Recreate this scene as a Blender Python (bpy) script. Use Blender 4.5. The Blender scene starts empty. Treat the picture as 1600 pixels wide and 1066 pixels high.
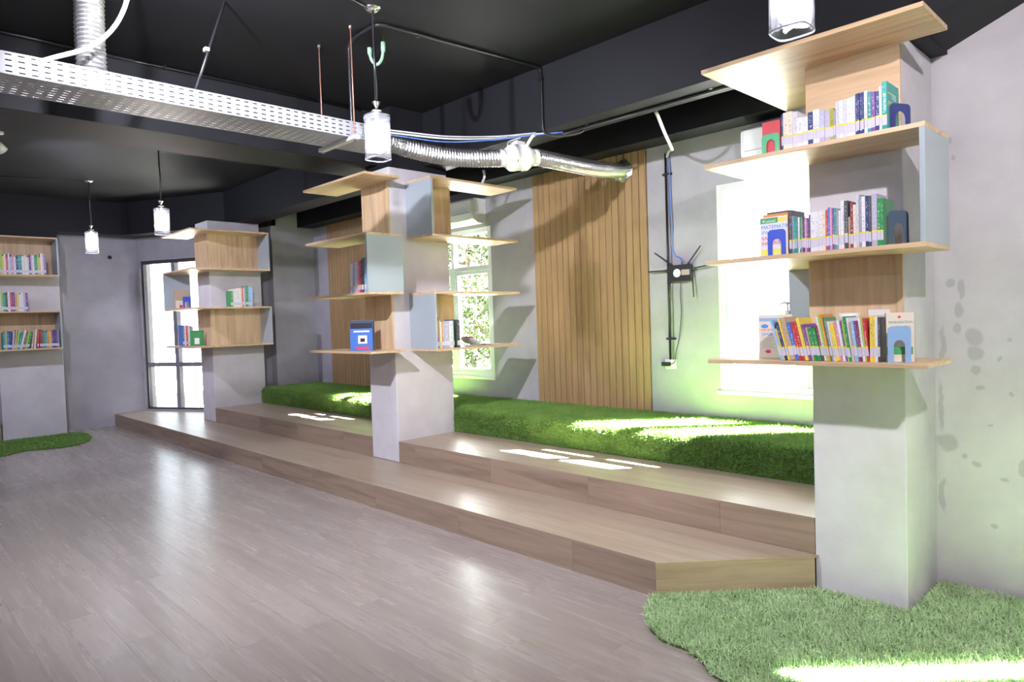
import bpy, math, random
import numpy as np
from mathutils import Matrix, Vector
random.seed(7)
rng = np.random.default_rng(7)
scene = bpy.context.scene
COL = scene.collection
R = math.radians

# ------------------------------------------------------------------ camera
YAW, PITCH, ROLL = R(135.7827), R(-1.8788), R(-1.8648)
FWD = np.array([math.cos(YAW) * math.cos(PITCH), math.sin(YAW) * math.cos(PITCH), math.sin(PITCH)])
_r = np.cross(FWD, [0, 0, 1]); _r /= np.linalg.norm(_r); _u = np.cross(_r, FWD)
RT = math.cos(ROLL) * _r + math.sin(ROLL) * _u
UP = -math.sin(ROLL) * _r + math.cos(ROLL) * _u
CAM = np.array([0, 0, 1.4])
cd = bpy.data.cameras.new('camera'); cam = bpy.data.objects.new('camera', cd); COL.objects.link(cam)
cd.sensor_width = 36; cd.lens = 36 * 1067.75 / 1600; cd.clip_start = 0.02
m = Matrix.Identity(4)
for i in range(3):
    m[i][0], m[i][1], m[i][2], m[i][3] = RT[i], UP[i], -FWD[i], CAM[i]
cam.matrix_world = m
scene.camera = cam

def project(p):
    d = np.asarray(p, float) - CAM; z = d @ FWD
    return 800 + 1067.75 * (d @ RT) / z, 533 - 1067.75 * (d @ UP) / z, z

# ------------------------------------------------------------------ world, sun, exposure
SKY, SUN, KEY, PEND = 5.5, 800.0, 400.0, 60.0
w = bpy.data.worlds.new('hazy_sky'); scene.world = w; w.use_nodes = True
bg = w.node_tree.nodes['Background']
bg.inputs[0].default_value = (0.86, 0.93, 1.0, 1); bg.inputs[1].default_value = SKY
sl = bpy.data.lights.new('sun', 'SUN'); so = bpy.data.objects.new('sun', sl); COL.objects.link(so)
sl.energy = SUN; sl.angle = R(0.6); sl.color = (1.0, 0.96, 0.90)
so.rotation_euler = Vector((-0.504, -0.504, -0.70)).to_track_quat('-Z', 'Y').to_euler()
vs = scene.view_settings
vs.view_transform = 'Standard'; vs.look = 'None'; vs.exposure = -0.26; vs.gamma = 1.0; vs.use_curve_mapping = False
scene.cycles.use_denoising = True
scene.cycles.max_bounces = 10; scene.cycles.diffuse_bounces = 6; scene.cycles.transparent_max_bounces = 16
scene.cycles.sample_clamp_indirect = 40.0
scene.cycles.caustics_reflective = False; scene.cycles.caustics_refractive = False

def portal(name, loc, direction, sx, sy):
    l = bpy.data.lights.new(name, 'AREA'); l.shape = 'RECTANGLE'; l.size = sx; l.size_y = sy
    l.cycles.is_portal = True
    o = bpy.data.objects.new(name, l); COL.objects.link(o); o.location = loc
    o.rotation_euler = Vector(direction).to_track_quat('-Z', 'Z').to_euler()
    return o

# ------------------------------------------------------------------ materials
MATS = {}
def new_mat(name):
    mt = bpy.data.materials.new(name); mt.use_nodes = True
    nt = mt.node_tree; b = nt.nodes['Principled BSDF']
    MATS[name] = mt
    return mt, nt, b
def plain(name, c, rough=0.5, metal=0.0, emit=None, es=0.0, spec=0.5, noise=0.0, nscale=12.0, bump=0.0):
    mt, nt, b = new_mat(name)
    b.inputs['Base Color'].default_value = (*c, 1); b.inputs['Roughness'].default_value = rough
    b.inputs['Metallic'].default_value = metal; b.inputs['Specular IOR Level'].default_value = spec
    if emit:
        b.inputs['Emission Color'].default_value = (*emit, 1); b.inputs['Emission Strength'].default_value = es
    tc = nt.nodes.new('ShaderNodeTexCoord'); n = nt.nodes.new('ShaderNodeTexNoise')
    n.inputs['Scale'].default_value = nscale; n.inputs['Detail'].default_value = 5
    nt.links.new(tc.outputs['Object'], n.inputs['Vector'])
    if noise:
        mx = nt.nodes.new('ShaderNodeMix'); mx.data_type = 'RGBA'
        mx.inputs['A'].default_value = (*[v * (1 - noise) for v in c], 1)
        mx.inputs['B'].default_value = (*[min(1, v * (1 + noise)) for v in c], 1)
        nt.links.new(n.outputs['Fac'], mx.inputs['Factor']); nt.links.new(mx.outputs['Result'], b.inputs['Base Color'])
    if bump:
        bp = nt.nodes.new('ShaderNodeBump'); bp.inputs['Strength'].default_value = bump; bp.inputs['Distance'].default_value = 0.01
        nt.links.new(n.outputs['Fac'], bp.inputs['Height']); nt.links.new(bp.outputs['Normal'], b.inputs['Normal'])
    return mt
def wood(name, c1, c2, c3, axis='X', rough=0.42, size=1.0, vary=0.12, bump=0.05, dist=1.2):
    mt, nt, b = new_mat(name); N, L = nt.nodes, nt.links
    tc = N.new('ShaderNodeTexCoord'); oi = N.new('ShaderNodeObjectInfo')
    off = N.new('ShaderNodeVectorMath'); off.operation = 'MULTIPLY_ADD'
    cmb = N.new('ShaderNodeCombineXYZ')
    for i in range(3): L.new(oi.outputs['Random'], cmb.inputs[i])
    L.new(cmb.outputs[0], off.inputs[0]); off.inputs[1].default_value = (37, 23, 41); L.new(tc.outputs['Object'], off.inputs[2])
    mp = N.new('ShaderNodeMapping'); L.new(off.outputs[0], mp.inputs['Vector'])
    s = {'X': (0.9, 14, 14), 'Y': (14, 0.9, 14), 'Z': (14, 14, 0.9)}[axis]
    mp.inputs['Scale'].default_value = tuple(v * size for v in s)
    n1 = N.new('ShaderNodeTexNoise'); n1.inputs['Scale'].default_value = 1.0; n1.inputs['Detail'].default_value = 6; n1.inputs['Distortion'].default_value = dist
    n1.inputs['Roughness'].default_value = 0.6
    L.new(mp.outputs[0], n1.inputs['Vector'])
    mp2 = N.new('ShaderNodeMapping'); L.new(off.outputs[0], mp2.inputs['Vector']); mp2.inputs['Scale'].default_value = tuple(v * size * 6 for v in s)
    n2 = N.new('ShaderNodeTexNoise'); n2.inputs['Scale'].default_value = 1.0; n2.inputs['Detail'].default_value = 3
    L.new(mp2.outputs[0], n2.inputs['Vector'])
    cr = N.new('ShaderNodeValToRGB'); e = cr.color_ramp.elements
    e[0].position = 0.30; e[0].color = (*c3, 1); e[1].position = 0.72; e[1].color = (*c1, 1)
    k = e.new(0.5); k.color = (*c2, 1)
    L.new(n1.outputs['Fac'], cr.inputs['Fac'])
    mr = N.new('ShaderNodeMapRange'); mr.inputs['To Min'].default_value = 0.84; mr.inputs['To Max'].default_value = 1.14
    L.new(n2.outputs['Fac'], mr.inputs['Value'])
    mr2 = N.new('ShaderNodeMapRange'); mr2.inputs['To Min'].default_value = 1 - vary; mr2.inputs['To Max'].default_value = 1 + vary
    L.new(oi.outputs['Random'], mr2.inputs['Value'])
    mu = N.new('ShaderNodeMath'); mu.operation = 'MULTIPLY'; L.new(mr.outputs[0], mu.inputs[0]); L.new(mr2.outputs[0], mu.inputs[1])
    hv = N.new('ShaderNodeVectorMath'); hv.operation = 'SCALE'; L.new(cr.outputs[0], hv.inputs[0]); L.new(mu.outputs[0], hv.inputs['Scale'])
    L.new(hv.outputs[0], b.inputs['Base Color'])
    rr = N.new('ShaderNodeMapRange'); rr.inputs['To Min'].default_value = rough - 0.03; rr.inputs['To Max'].default_value = rough + 0.05
    L.new(n1.outputs['Fac'], rr.inputs['Value']); L.new(rr.outputs[0], b.inputs['Roughness'])
    bp = N.new('ShaderNodeBump'); bp.inputs['Strength'].default_value = bump; bp.inputs['Distance'].default_value = 0.004
    L.new(n2.outputs['Fac'], bp.inputs['Height']); L.new(bp.outputs[0], b.inputs['Normal'])
    return mt
OAK1, OAK2, OAK3 = (0.72, 0.54, 0.34), (0.62, 0.45, 0.27), (0.47, 0.32, 0.18)
for ax in 'XYZ':
    wood('oak_' + ax, OAK1, OAK2, OAK3, ax, vary=0.06)
wood('oak_edge', (0.66, 0.50, 0.34), (0.58, 0.42, 0.28), (0.45, 0.32, 0.2), 'X', vary=0.03)
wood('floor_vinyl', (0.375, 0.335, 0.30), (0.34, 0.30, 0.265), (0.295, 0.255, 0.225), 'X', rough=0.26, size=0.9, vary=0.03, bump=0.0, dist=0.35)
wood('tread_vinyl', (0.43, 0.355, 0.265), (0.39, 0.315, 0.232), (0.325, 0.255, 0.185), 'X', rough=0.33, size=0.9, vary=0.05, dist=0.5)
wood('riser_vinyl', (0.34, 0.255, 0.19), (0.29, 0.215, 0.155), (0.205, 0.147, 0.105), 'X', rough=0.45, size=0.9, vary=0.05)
wood('slat_wood', (0.38, 0.245, 0.115), (0.335, 0.213, 0.10), (0.285, 0.176, 0.08), 'Z', rough=0.5, size=0.8, vary=0.07)
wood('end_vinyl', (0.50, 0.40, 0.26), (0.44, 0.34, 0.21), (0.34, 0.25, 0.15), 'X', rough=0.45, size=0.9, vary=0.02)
plain('floor_joint', (0.26, 0.21, 0.17), 0.7, noise=0.1)
plain('slat_groove', (0.20, 0.12, 0.06), 0.8, noise=0.1)
plain('laminate', (0.36, 0.42, 0.45), 0.42, noise=0.03, nscale=3)
plain('laminate_edge', (0.55, 0.56, 0.62), 0.5, noise=0.03)
plain('ceiling_paint', (0.0098, 0.0105, 0.0135), 0.6, noise=0.25, nscale=2.5, spec=0.3)
plain('black_pipe', (0.012, 0.012, 0.014), 0.28, noise=0.1)
plain('white_paint', (0.80, 0.81, 0.82), 0.35, noise=0.02)
plain('white_plastic', (0.78, 0.79, 0.78), 0.3, noise=0.02)
plain('dark_gap', (0.05, 0.05, 0.055), 0.6, noise=0.1)
plain('black_frame', (0.045, 0.045, 0.055), 0.4, noise=0.1)
plain('grey_frame', (0.22, 0.21, 0.25), 0.5, noise=0.08)
plain('chrome', (0.78, 0.78, 0.76), 0.16, 1.0, noise=0.03)
plain('galvanised', (0.66, 0.66, 0.62), 0.42, 0.55, noise=0.12, nscale=30)
plain('tray_paint', (0.26, 0.26, 0.285), 0.42, 0.1, noise=0.05)
plain('foil', (0.56, 0.56, 0.55), 0.3, 0.95, noise=0.08, nscale=60, bump=0.35)
plain('black_plastic', (0.02, 0.021, 0.023), 0.38, noise=0.1)
plain('sticker_white', (0.82, 0.82, 0.82), 0.5, noise=0.02)
plain('sticker_tan', (0.42, 0.33, 0.27), 0.5, noise=0.08)
plain('blue_wire', (0.10, 0.22, 0.72), 0.4, noise=0.05)
plain('green_hook', (0.20, 0.38, 0.25), 0.45, noise=0.05)
plain('copper_rod', (0.33, 0.16, 0.12), 0.4, 0.5, noise=0.1)
plain('grass_soil', (0.06, 0.12, 0.03), 0.9, noise=0.3, nscale=40)
plain('bulb_glow', (1, 1, 1), 0.5, emit=(0.93, 0.95, 1.0), es=PEND, noise=0.0)
plain('paper', (0.74, 0.72, 0.66), 0.8, noise=0.06, nscale=200)
plain('spine_sticker', (0.60, 0.58, 0.68), 0.5, noise=0.06, nscale=150)
plain('sticker_yellow', (0.80, 0.70, 0.06), 0.5, noise=0.04)
plain('trunk_bark', (0.16, 0.12, 0.08), 0.9, noise=0.3)
plain('outside_ground', (0.09, 0.09, 0.083), 0.9, noise=0.2, nscale=1.2)
plain('house_wall', (0.16, 0.155, 0.15), 0.8, noise=0.08)
plain('house_roof', (0.42, 0.30, 0.26), 0.8, noise=0.15)
plain('chalk', (0.8, 0.8, 0.8), 0.5, noise=0.02)

def cement(name, base, spots=None, bump=0.12):
    mt, nt, b = new_mat(name); N, L = nt.nodes, nt.links
    tc = N.new('ShaderNodeTexCoord')
    n1 = N.new('ShaderNodeTexNoise'); n1.inputs['Scale'].default_value = 2.2; n1.inputs['Detail'].default_value = 8; n1.inputs['Roughness'].default_value = 0.65
    n2 = N.new('ShaderNodeTexNoise'); n2.inputs['Scale'].default_value = 55; n2.inputs['Detail'].default_value = 4
    for n in (n1, n2): L.new(tc.outputs['Object'], n.inputs['Vector'])
    cr = N.new('ShaderNodeValToRGB'); e = cr.color_ramp.elements
    e[0].position = 0.3; e[0].color = (*[v * 0.88 for v in base], 1); e[1].position = 0.7; e[1].color = (*[v * 1.10 for v in base], 1)
    L.new(n1.outputs['Fac'], cr.inputs['Fac'])
    out = cr.outputs[0]
    if spots:
        nw = N.new('ShaderNodeTexNoise'); nw.inputs['Scale'].default_value = 9; nw.inputs['Detail'].default_value = 3
        L.new(tc.outputs['Object'], nw.inputs['Vector'])
        wv = N.new('ShaderNodeVectorMath'); wv.operation = 'MULTIPLY_ADD'; L.new(nw.outputs['Color'], wv.inputs[0]); wv.inputs[1].default_value = (0.06, 0.0, 0.06)
        L.new(tc.outputs['Object'], wv.inputs[2])
        acc = None
        for (sx, sz, rx, rz) in spots:
            sb = N.new('ShaderNodeVectorMath'); sb.operation = 'SUBTRACT'; L.new(wv.outputs[0], sb.inputs[0]); sb.inputs[1].default_value = (sx + 0.03, 0, sz + 0.03)
            sc_ = N.new('ShaderNodeVectorMath'); sc_.operation = 'MULTIPLY'; L.new(sb.outputs[0], sc_.inputs[0]); sc_.inputs[1].default_value = (1.35 / rx, 0, 1.35 / rz)
            ln = N.new('ShaderNodeVectorMath'); ln.operation = 'LENGTH'; L.new(sc_.outputs[0], ln.inputs[0])
            mrn = N.new('ShaderNodeMapRange'); mrn.inputs['From Min'].default_value = 1.15; mrn.inputs['From Max'].default_value = 0.8
            L.new(ln.outputs['Value'], mrn.inputs['Value'])
            if acc is None: acc = mrn.outputs[0]
            else:
                mm = N.new('ShaderNodeMath'); mm.operation = 'MAXIMUM'; L.new(acc, mm.inputs[0]); L.new(mrn.outputs[0], mm.inputs[1]); acc = mm.outputs[0]
        mk = N.new('ShaderNodeMath'); mk.operation = 'MULTIPLY'; L.new(acc, mk.inputs[0]); mk.inputs[1].default_value = 0.42
        mx = N.new('ShaderNodeMix'); mx.data_type = 'RGBA'; L.new(mk.outputs[0], mx.inputs['Factor']); L.new(out, mx.inputs['A'])
        mx.inputs['B'].default_value = (*[v * 0.45 for v in base], 1); out = mx.outputs['Result']
    L.new(out, b.inputs['Base Color']); b.inputs['Roughness'].default_value = 0.75; b.inputs['Specular IOR Level'].default_value = 0.3
    bp = N.new('ShaderNodeBump'); bp.inputs['Strength'].default_value = bump; bp.inputs['Distance'].default_value = 0.006
    L.new(n2.outputs['Fac'], bp.inputs['Height']); L.new(bp.outputs[0], b.inputs['Normal'])
    return mt
WALLC = (0.365, 0.355, 0.385)
cement('cement', WALLC)
cement('cement_column', (0.60, 0.585, 0.61))
cement('cement_stained', (0.50, 0.485, 0.50), spots=[
    (-0.90, 2.20, .018, .03), (-0.88, 2.12, .016, .02), (-0.86, 1.37, .03, .05), (-0.87, 1.28, .03, .035), (-0.80, 1.24, .045, .06), (-0.80, 1.16, .05, .05),
    (-0.85, 1.47, .025, .07), (-0.90, 1.50, .03, .03), (-0.80, 1.08, .035, .03), (-0.70, 1.13, .012, .02), (-0.66, 1.22, .012, .014), (-0.95, 1.75, .02, .03),
    (-0.92, 0.72, .06, .055), (-0.84, 0.66, .02, .02), (-0.80, 0.62, .022, .022), (-0.62, 0.63, .025, .05), (-0.68, 0.57, .02, .016), (-0.73, 0.34, .02, .02),
    (-0.94, 0.45, .02, .12), (-0.945, 0.9, .018, .16), (-0.94, 1.2, .018, .14), (-0.78, 1.0, .018, .014), (-0.66, 0.97, .016, .014), (-0.74, 0.82, .02, .01)])

def glass(name, tint=(0.97, 0.99, 0.99), gl=0.10, rough=0.02, frost=0.0):
    mt, nt, b = new_mat(name); N, L = nt.nodes, nt.links
    tr = N.new('ShaderNodeBsdfTransparent'); tr.inputs[0].default_value = (*tint, 1)
    g = N.new('ShaderNodeBsdfGlossy'); g.inputs['Roughness'].default_value = rough
    lw = N.new('ShaderNodeLayerWeight'); lw.inputs['Blend'].default_value = 0.5
    pw = N.new('ShaderNodeMath'); pw.operation = 'POWER'; L.new(lw.outputs['Facing'], pw.inputs[0]); pw.inputs[1].default_value = 3.0
    sc_ = N.new('ShaderNodeMath'); sc_.operation = 'MULTIPLY_ADD'; L.new(pw.outputs[0], sc_.inputs[0]); sc_.inputs[1].default_value = gl * 3; sc_.inputs[2].default_value = 0.03
    mx = N.new('ShaderNodeMixShader'); L.new(sc_.outputs[0], mx.inputs[0]); L.new(tr.outputs[0], mx.inputs[1]); L.new(g.outputs[0], mx.inputs[2])
    last = mx
    if frost:
        df = N.new('ShaderNodeBsdfTranslucent'); df.inputs[0].default_value = (.9, .9, .95, 1)
        m2 = N.new('ShaderNodeMixShader'); m2.inputs[0].default_value = frost; L.new(mx.outputs[0], m2.inputs[1]); L.new(df.outputs[0], m2.inputs[2]); last = m2
    L.new(last.outputs[0], N['Material Output'].inputs[0])
    return mt
glass('window_glass'); glass('lamp_glass', (0.94, 0.95, 0.98), 0.22, frost=0.03)

def grass_mat(name, c1, c2):
    mt, nt, b = new_mat(name); N, L = nt.nodes, nt.links
    tc = N.new('ShaderNodeTexCoord')
    n1 = N.new('ShaderNodeTexNoise'); n1.inputs['Scale'].default_value = 260; n1.inputs['Detail'].default_value = 1
    n2 = N.new('ShaderNodeTexNoise'); n2.inputs['Scale'].default_value = 7; n2.inputs['Detail'].default_value = 3
    for n in (n1, n2): L.new(tc.outputs['Object'], n.inputs['Vector'])
    ad = N.new('ShaderNodeMath'); ad.operation = 'MULTIPLY_ADD'; L.new(n2.outputs['Fac'], ad.inputs[0]); ad.inputs[1].default_value = 0.45
    ml = N.new('ShaderNodeMath'); ml.operation = 'MULTIPLY'; L.new(n1.outputs['Fac'], ml.inputs[0]); ml.inputs[1].default_value = 0.55
    L.new(ml.outputs[0], ad.inputs[2])
    cr = N.new('ShaderNodeValToRGB'); e = cr.color_ramp.elements
    e[0].position = 0.35; e[0].color = (*c2, 1); e[1].position = 0.65; e[1].color = (*c1, 1)
    L.new(ad.outputs[0], cr.inputs['Fac']); L.new(cr.outputs[0], b.inputs['Base Color'])
    b.inputs['Roughness'].default_value = 0.5; b.inputs['Specular IOR Level'].default_value = 0.35
    return mt
grass_mat('grass_bench', (0.23, 0.40, 0.085), (0.115, 0.235, 0.038))
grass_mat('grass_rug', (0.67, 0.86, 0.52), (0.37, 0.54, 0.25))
grass_mat('leaf_green', (0.055, 0.085, 0.018), (0.018, 0.036, 0.007))

BOOKC = {'white': ((.74, .74, .76), (.25, .25, .3)), 'cream': ((.74, .68, .54), (.5, .12, .08)), 'silver': ((.60, .60, .66), (.15, .15, .2)),
         'lilac': ((.45, .43, .55), (.75, .75, .8)), 'grey': ((.30, .31, .34), (.65, .65, .7)), 'charcoal': ((.075, .08, .085), (.5, .5, .5)),
         'navy': ((.03, .045, .17), (.7, .7, .75)), 'blue': ((.07, .18, .55), (.8, .8, .85)), 'sky blue': ((.28, .48, .74), (.9, .9, .9)),
         'teal': ((.02, .33, .29), (.85, .85, .7)), 'green': ((.03, .27, .08), (.8, .85, .6)), 'lime': ((.40, .60, .10), (.1, .3, .05)),
         'olive': ((.40, .38, .06), (.1, .1, .05)), 'yellow': ((.80, .62, .08), (.15, .1, .4)), 'orange': ((.74, .28, .06), (.9, .9, .8)),
         'red': ((.58, .05, .06), (.9, .85, .8)), 'maroon': ((.24, .05, .07), (.8, .7, .6)), 'pink': ((.68, .28, .42), (.9, .9, .9)),
         'purple': ((.20, .08, .34), (.8, .75, .2)), 'brown': ((.25, .15, .09), (.7, .6, .4)), 'tan': ((.50, .38, .26), (.2, .12, .08))}
def cover_mat(cn, scale):
    key = 'cover_%s_%d' % (cn.replace(' ', '_'), scale)
    if key in MATS: return MATS[key]
    c, t = BOOKC[cn]
    mt, nt, b = new_mat(key); N, L = nt.nodes, nt.links
    tc = N.new('ShaderNodeTexCoord'); sp = N.new('ShaderNodeSeparateXYZ'); L.new(tc.outputs['Generated'], sp.inputs[0])
    oi = N.new('ShaderNodeObjectInfo')
    mp = N.new('ShaderNodeMapping'); L.new(tc.outputs['Generated'], mp.inputs['Vector']); mp.inputs['Scale'].default_value = (2.5, 3, 34)
    wn = N.new('ShaderNodeTexNoise'); wn.noise_dimensions = '4D'; wn.inputs['Scale'].default_value = 1.0; wn.inputs['Detail'].default_value = 2
    L.new(mp.outputs[0], wn.inputs['Vector'])
    w4 = N.new('ShaderNodeMath'); w4.operation = 'MULTIPLY'; L.new(oi.outputs['Random'], w4.inputs[0]); w4.inputs[1].default_value = 90; L.new(w4.outputs[0], wn.inputs['W'])
    def cmp(a, v, op):
        q = N.new('ShaderNodeMath'); q.operation = op; L.new(a, q.inputs[0]); q.inputs[1].default_value = v; return q.outputs[0]
    def mul(a, c_):
        q = N.new('ShaderNodeMath'); q.operation = 'MULTIPLY'; L.new(a, q.inputs[0]); L.new(c_, q.inputs[1]); return q.outputs[0]
    mask = mul(mul(cmp(sp.outputs[0], .22, 'GREATER_THAN'), cmp(sp.outputs[0], .78, 'LESS_THAN')), mul(cmp(sp.outputs[2], .36, 'GREATER_THAN'), cmp(sp.outputs[2], .9, 'LESS_THAN')))
    mask = mul(mask, cmp(wn.outputs['Fac'], .56, 'GREATER_THAN'))
    mx = N.new('ShaderNodeMix'); mx.data_type = 'RGBA'; L.new(mask, mx.inputs['Factor'])
    mx.inputs['A'].default_value = (*c, 1); mx.inputs['B'].default_value = (*[.4 * u_ + .6 * v_ for u_, v_ in zip(c, t)], 1)
    L.new(mx.outputs['Result'], b.inputs['Base Color']); b.inputs['Roughness'].default_value = 0.32
    return mt

# ------------------------------------------------------------------ geometry helpers
class G:
    def __init__(s): s.v = []; s.f = []
    def add(s, v, f):
        o = len(s.v); s.v += [tuple(p) for p in v]; s.f += [tuple(i + o for i in q) for q in f]; return s
    def box(s, x0, x1, y0, y1, z0, z1):
        v = [(x, y, z) for x in (x0, x1) for y in (y0, y1) for z in (z0, z1)]
        return s.add(v, [(0, 1, 3, 2), (4, 6, 7, 5), (0, 4, 5, 1), (2, 3, 7, 6), (0, 2, 6, 4), (1, 5, 7, 3)])
    def prism(s, poly, z0, z1, axis='Z'):
        n = len(poly)
        def P(a, b, c): return {'Z': (a, b, c), 'Y': (a, c, b), 'X': (c, a, b)}[axis]
        v = [P(a, b, z0) for a, b in poly] + [P(a, b, z1) for a, b in poly]
        f = [tuple(range(n))[::-1], tuple(range(n, 2 * n))] + [(i, (i + 1) % n, n + (i + 1) % n, n + i) for i in range(n)]
        return s.add(v, f)
    def tube(s, pts, r, n=10, caps=True, radii=None):
        pts = [np.array(p, float) for p in pts]; rings = []; up = None
        for i, p in enumerate(pts):
            t = pts[min(i + 1, len(pts) - 1)] - pts[max(i - 1, 0)]; t /= np.linalg.norm(t) + 1e-12
            if up is None:
                a = np.array([0, 0, 1.0]) if abs(t[2]) < .9 else np.array([1.0, 0, 0])
                up = np.cross(t, a)
            up = up - t * (up @ t); up /= np.linalg.norm(up); b = np.cross(t, up)
            rr = radii[i] if radii is not None else r
            rings.append([p + rr * (math.cos(2 * math.pi * k / n) * up + math.sin(2 * math.pi * k / n) * b) for k in range(n)])
        v = [q for ring in rings for q in ring]
        f = [(i * n + k, i * n + (k + 1) % n, (i + 1) * n + (k + 1) % n, (i + 1) * n + k) for i in range(len(pts) - 1) for k in range(n)]
        if caps: f += [tuple(range(n))[::-1], tuple(range((len(pts) - 1) * n, len(pts) * n))]
        return s.add(v, f)
    def lathe(s, prof, c, n=24, sx=1.0, sy=1.0, power=None):
        v = []
        for rr, z in prof:
            for k in range(n):
                a = 2 * math.pi * k / n; ca, sa = math.cos(a), math.sin(a)
                q = 1.0 if power is None else (abs(ca) ** power + abs(sa) ** power) ** (-1 / power)
                v.append((c[0] + rr * q * ca * sx, c[1] + rr * q * sa * sy, c[2] + z))
        f = [(i * n + k, i * n + (k + 1) % n, (i + 1) * n + (k + 1) % n, (i + 1) * n + k) for i in range(len(prof) - 1) for k in range(n)]
        return s.add(v, f)
    def build(s, name, mat, parent=None, smooth=False, bevel=0.0, world=True):
        me = bpy.data.meshes.new(name)
        v = s.v
        if parent is not None and world:
            o0 = WLOC.get(parent.name, (0, 0, 0)); v = [(p[0] - o0[0], p[1] - o0[1], p[2] - o0[2]) for p in v]
        me.from_pydata(v, [], s.f); me.update()
        if mat: me.materials.append(MATS[mat] if isinstance(mat, str) else mat)
        if smooth: me.polygons.foreach_set('use_smooth', [True] * len(me.polygons))
        o = bpy.data.objects.new(name, me); COL.objects.link(o)
        if parent is not None:
            o.parent = parent; WLOC[o.name] = WLOC.get(parent.name, (0, 0, 0))
        if bevel:
            b = o.modifiers.new('edge', 'BEVEL'); b.width = bevel; b.segments = 2; b.limit_method = 'ANGLE'
        return o
WLOC = {}
def tag(o, label=None, cat=None, group=None, kind=None):
    if label: o['label'] = label
    if cat: o['category'] = cat
    if group: o['group'] = group
    if kind: o['kind'] = kind
    return o
def thing(name, label, cat, loc=(0, 0, 0), group=None, rot=None, kind=None):
    o = bpy.data.objects.new(name, None); COL.objects.link(o); o.location = loc; o.empty_display_size = 0.1
    if rot: o.rotation_euler = rot
    WLOC[o.name] = tuple(loc)
    return tag(o, label, cat, group, kind)
def bx(name, mat, parent, x0, x1, y0, y1, z0, z1, bevel=0.0):
    return G().box(x0, x1, y0, y1, z0, z1).build(name, mat, parent, bevel=bevel)
def catmull(pts, n=12):
    P = [np.array(p, float) for p in pts]; P = [2 * P[0] - P[1]] + P + [2 * P[-1] - P[-2]]; out = []
    for i in range(1, len(P) - 2):
        for k in range(n):
            t = k / n
            out.append(.5 * (2 * P[i] + (P[i + 1] - P[i - 1]) * t + (2 * P[i - 1] - 5 * P[i] + 4 * P[i + 1] - P[i + 2]) * t * t + (3 * P[i] - P[i - 1] - 3 * P[i + 1] + P[i + 2]) * t ** 3))
    out.append(P[-2]); return out
def lettering(body, size, mat, parent, origin, tx, ty, tn, align='LEFT', sx=1.0, name='lettering'):
    cu = bpy.data.curves.new(name, 'FONT'); cu.body = body; cu.size = size; cu.align_x = align; cu.extrude = 0.0002
    cu.materials.append(MATS[mat] if isinstance(mat, str) else mat)
    tmp = bpy.data.objects.new(name, cu); me = bpy.data.meshes.new_from_object(tmp); bpy.data.objects.remove(tmp)
    o = bpy.data.objects.new(name, me); COL.objects.link(o); o.parent = parent
    mm = Matrix.Identity(4)
    for i in range(3):
        mm[i][0], mm[i][1], mm[i][2], mm[i][3] = tx[i] * sx, ty[i], tn[i], origin[i]
    o.matrix_local = mm
    return o

# ------------------------------------------------------------------ key dimensions (metres)
Y1, Y2, YB, YW = 2.81, 3.41, 4.05, 4.93      # step 1 face, step 2 / pillar face, bench face, window wall
S1, S2, SB = 0.175, 0.36, 0.555
ZB, ZC = 2.80, 3.27                           # beam underside, ceiling
XF = -11.42                                   # far wall
YR = 3.88                                     # stained wall
XR, YN = 2.4, -4.2                            # walls behind the camera
ANG = np.array([1.06, 0.55]); ANG = ANG / np.linalg.norm(ANG)
AP = np.array([-11.42, 3.206])                # angled window wall start

# ------------------------------------------------------------------ room shell
def wall(name, p, d, length, thick, z0, z1, holes=(), mat='cement'):
    d = np.array(d, float); n = np.array([d[1], -d[0]])
    us = sorted({0, length, *[h[0] for h in holes], *[h[1] for h in holes]}); zs = sorted({z0, z1, *[h[2] for h in holes], *[h[3] for h in holes]})
    g = G()
    for a, b in zip(us, us[1:]):
        for c, e in zip(zs, zs[1:]):
            if any(h[0] - 1e-6 <= a and b <= h[1] + 1e-6 and h[2] - 1e-6 <= c and e <= h[3] + 1e-6 for h in holes): continue
            q = []
            for u in (a, b):
                for t in (0, -thick):
                    pt = np.array(p) + d * u + n * t
                    for z in (c, e): q.append((pt[0], pt[1], z))
            g.add(q, [(0, 1, 3, 2), (4, 6, 7, 5), (0, 4, 5, 1), (2, 3, 7, 6), (0, 2, 6, 4), (1, 5, 7, 3)])
    return tag(g.build(name, mat), kind='structure')
W1, W2 = (-2.72, -1.40), (-6.66, -5.34); WZ = (0.78, 2.39)
WX0 = -9.15
WX0 += .1
wall('wall_window', (WX0 - .1, YW), (1, 0), 8.25, 0.2, 0, ZC, [(W1[0] - WX0 + .1, W1[1] - WX0 + .1, *WZ), (W2[0] - WX0 + .1, W2[1] - WX0 + .1, *WZ)])
wall('wall_alcove_far', (-9.15, 4.30), (0, 1), YW + .2 - 4.30, 0.2, 0, ZC)
wall('wall_alcove_near', (-1.12, YW), (0, -1), YW - YR - 0.12, 0.12, 0, ZC)
DOOR = (0.215, 0.505, 0.0, 2.15)
wall('wall_right', (-1.12, YR), (1, 0), XR + 1.12, 0.12, 0, ZC, [(DOOR[0] + 1.12, DOOR[1] + 1.12, DOOR[2], DOOR[3])], 'cement_stained')
wall('wall_far', (XF, YN), (0, 1), AP[1] - YN + 0.01, 0.2, 0, ZC)
AW = (0.0, 1.20, 0.20, 2.43)
wall('wall_angled', AP, ANG, 2.55, 0.2, 0, ZC, [(0.055, 1.30, 0.20, 2.45)])
FILL_WIN = [(-1.6, 0.8)]  # unseen rear opening, added to let in sky light as fill
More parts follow.
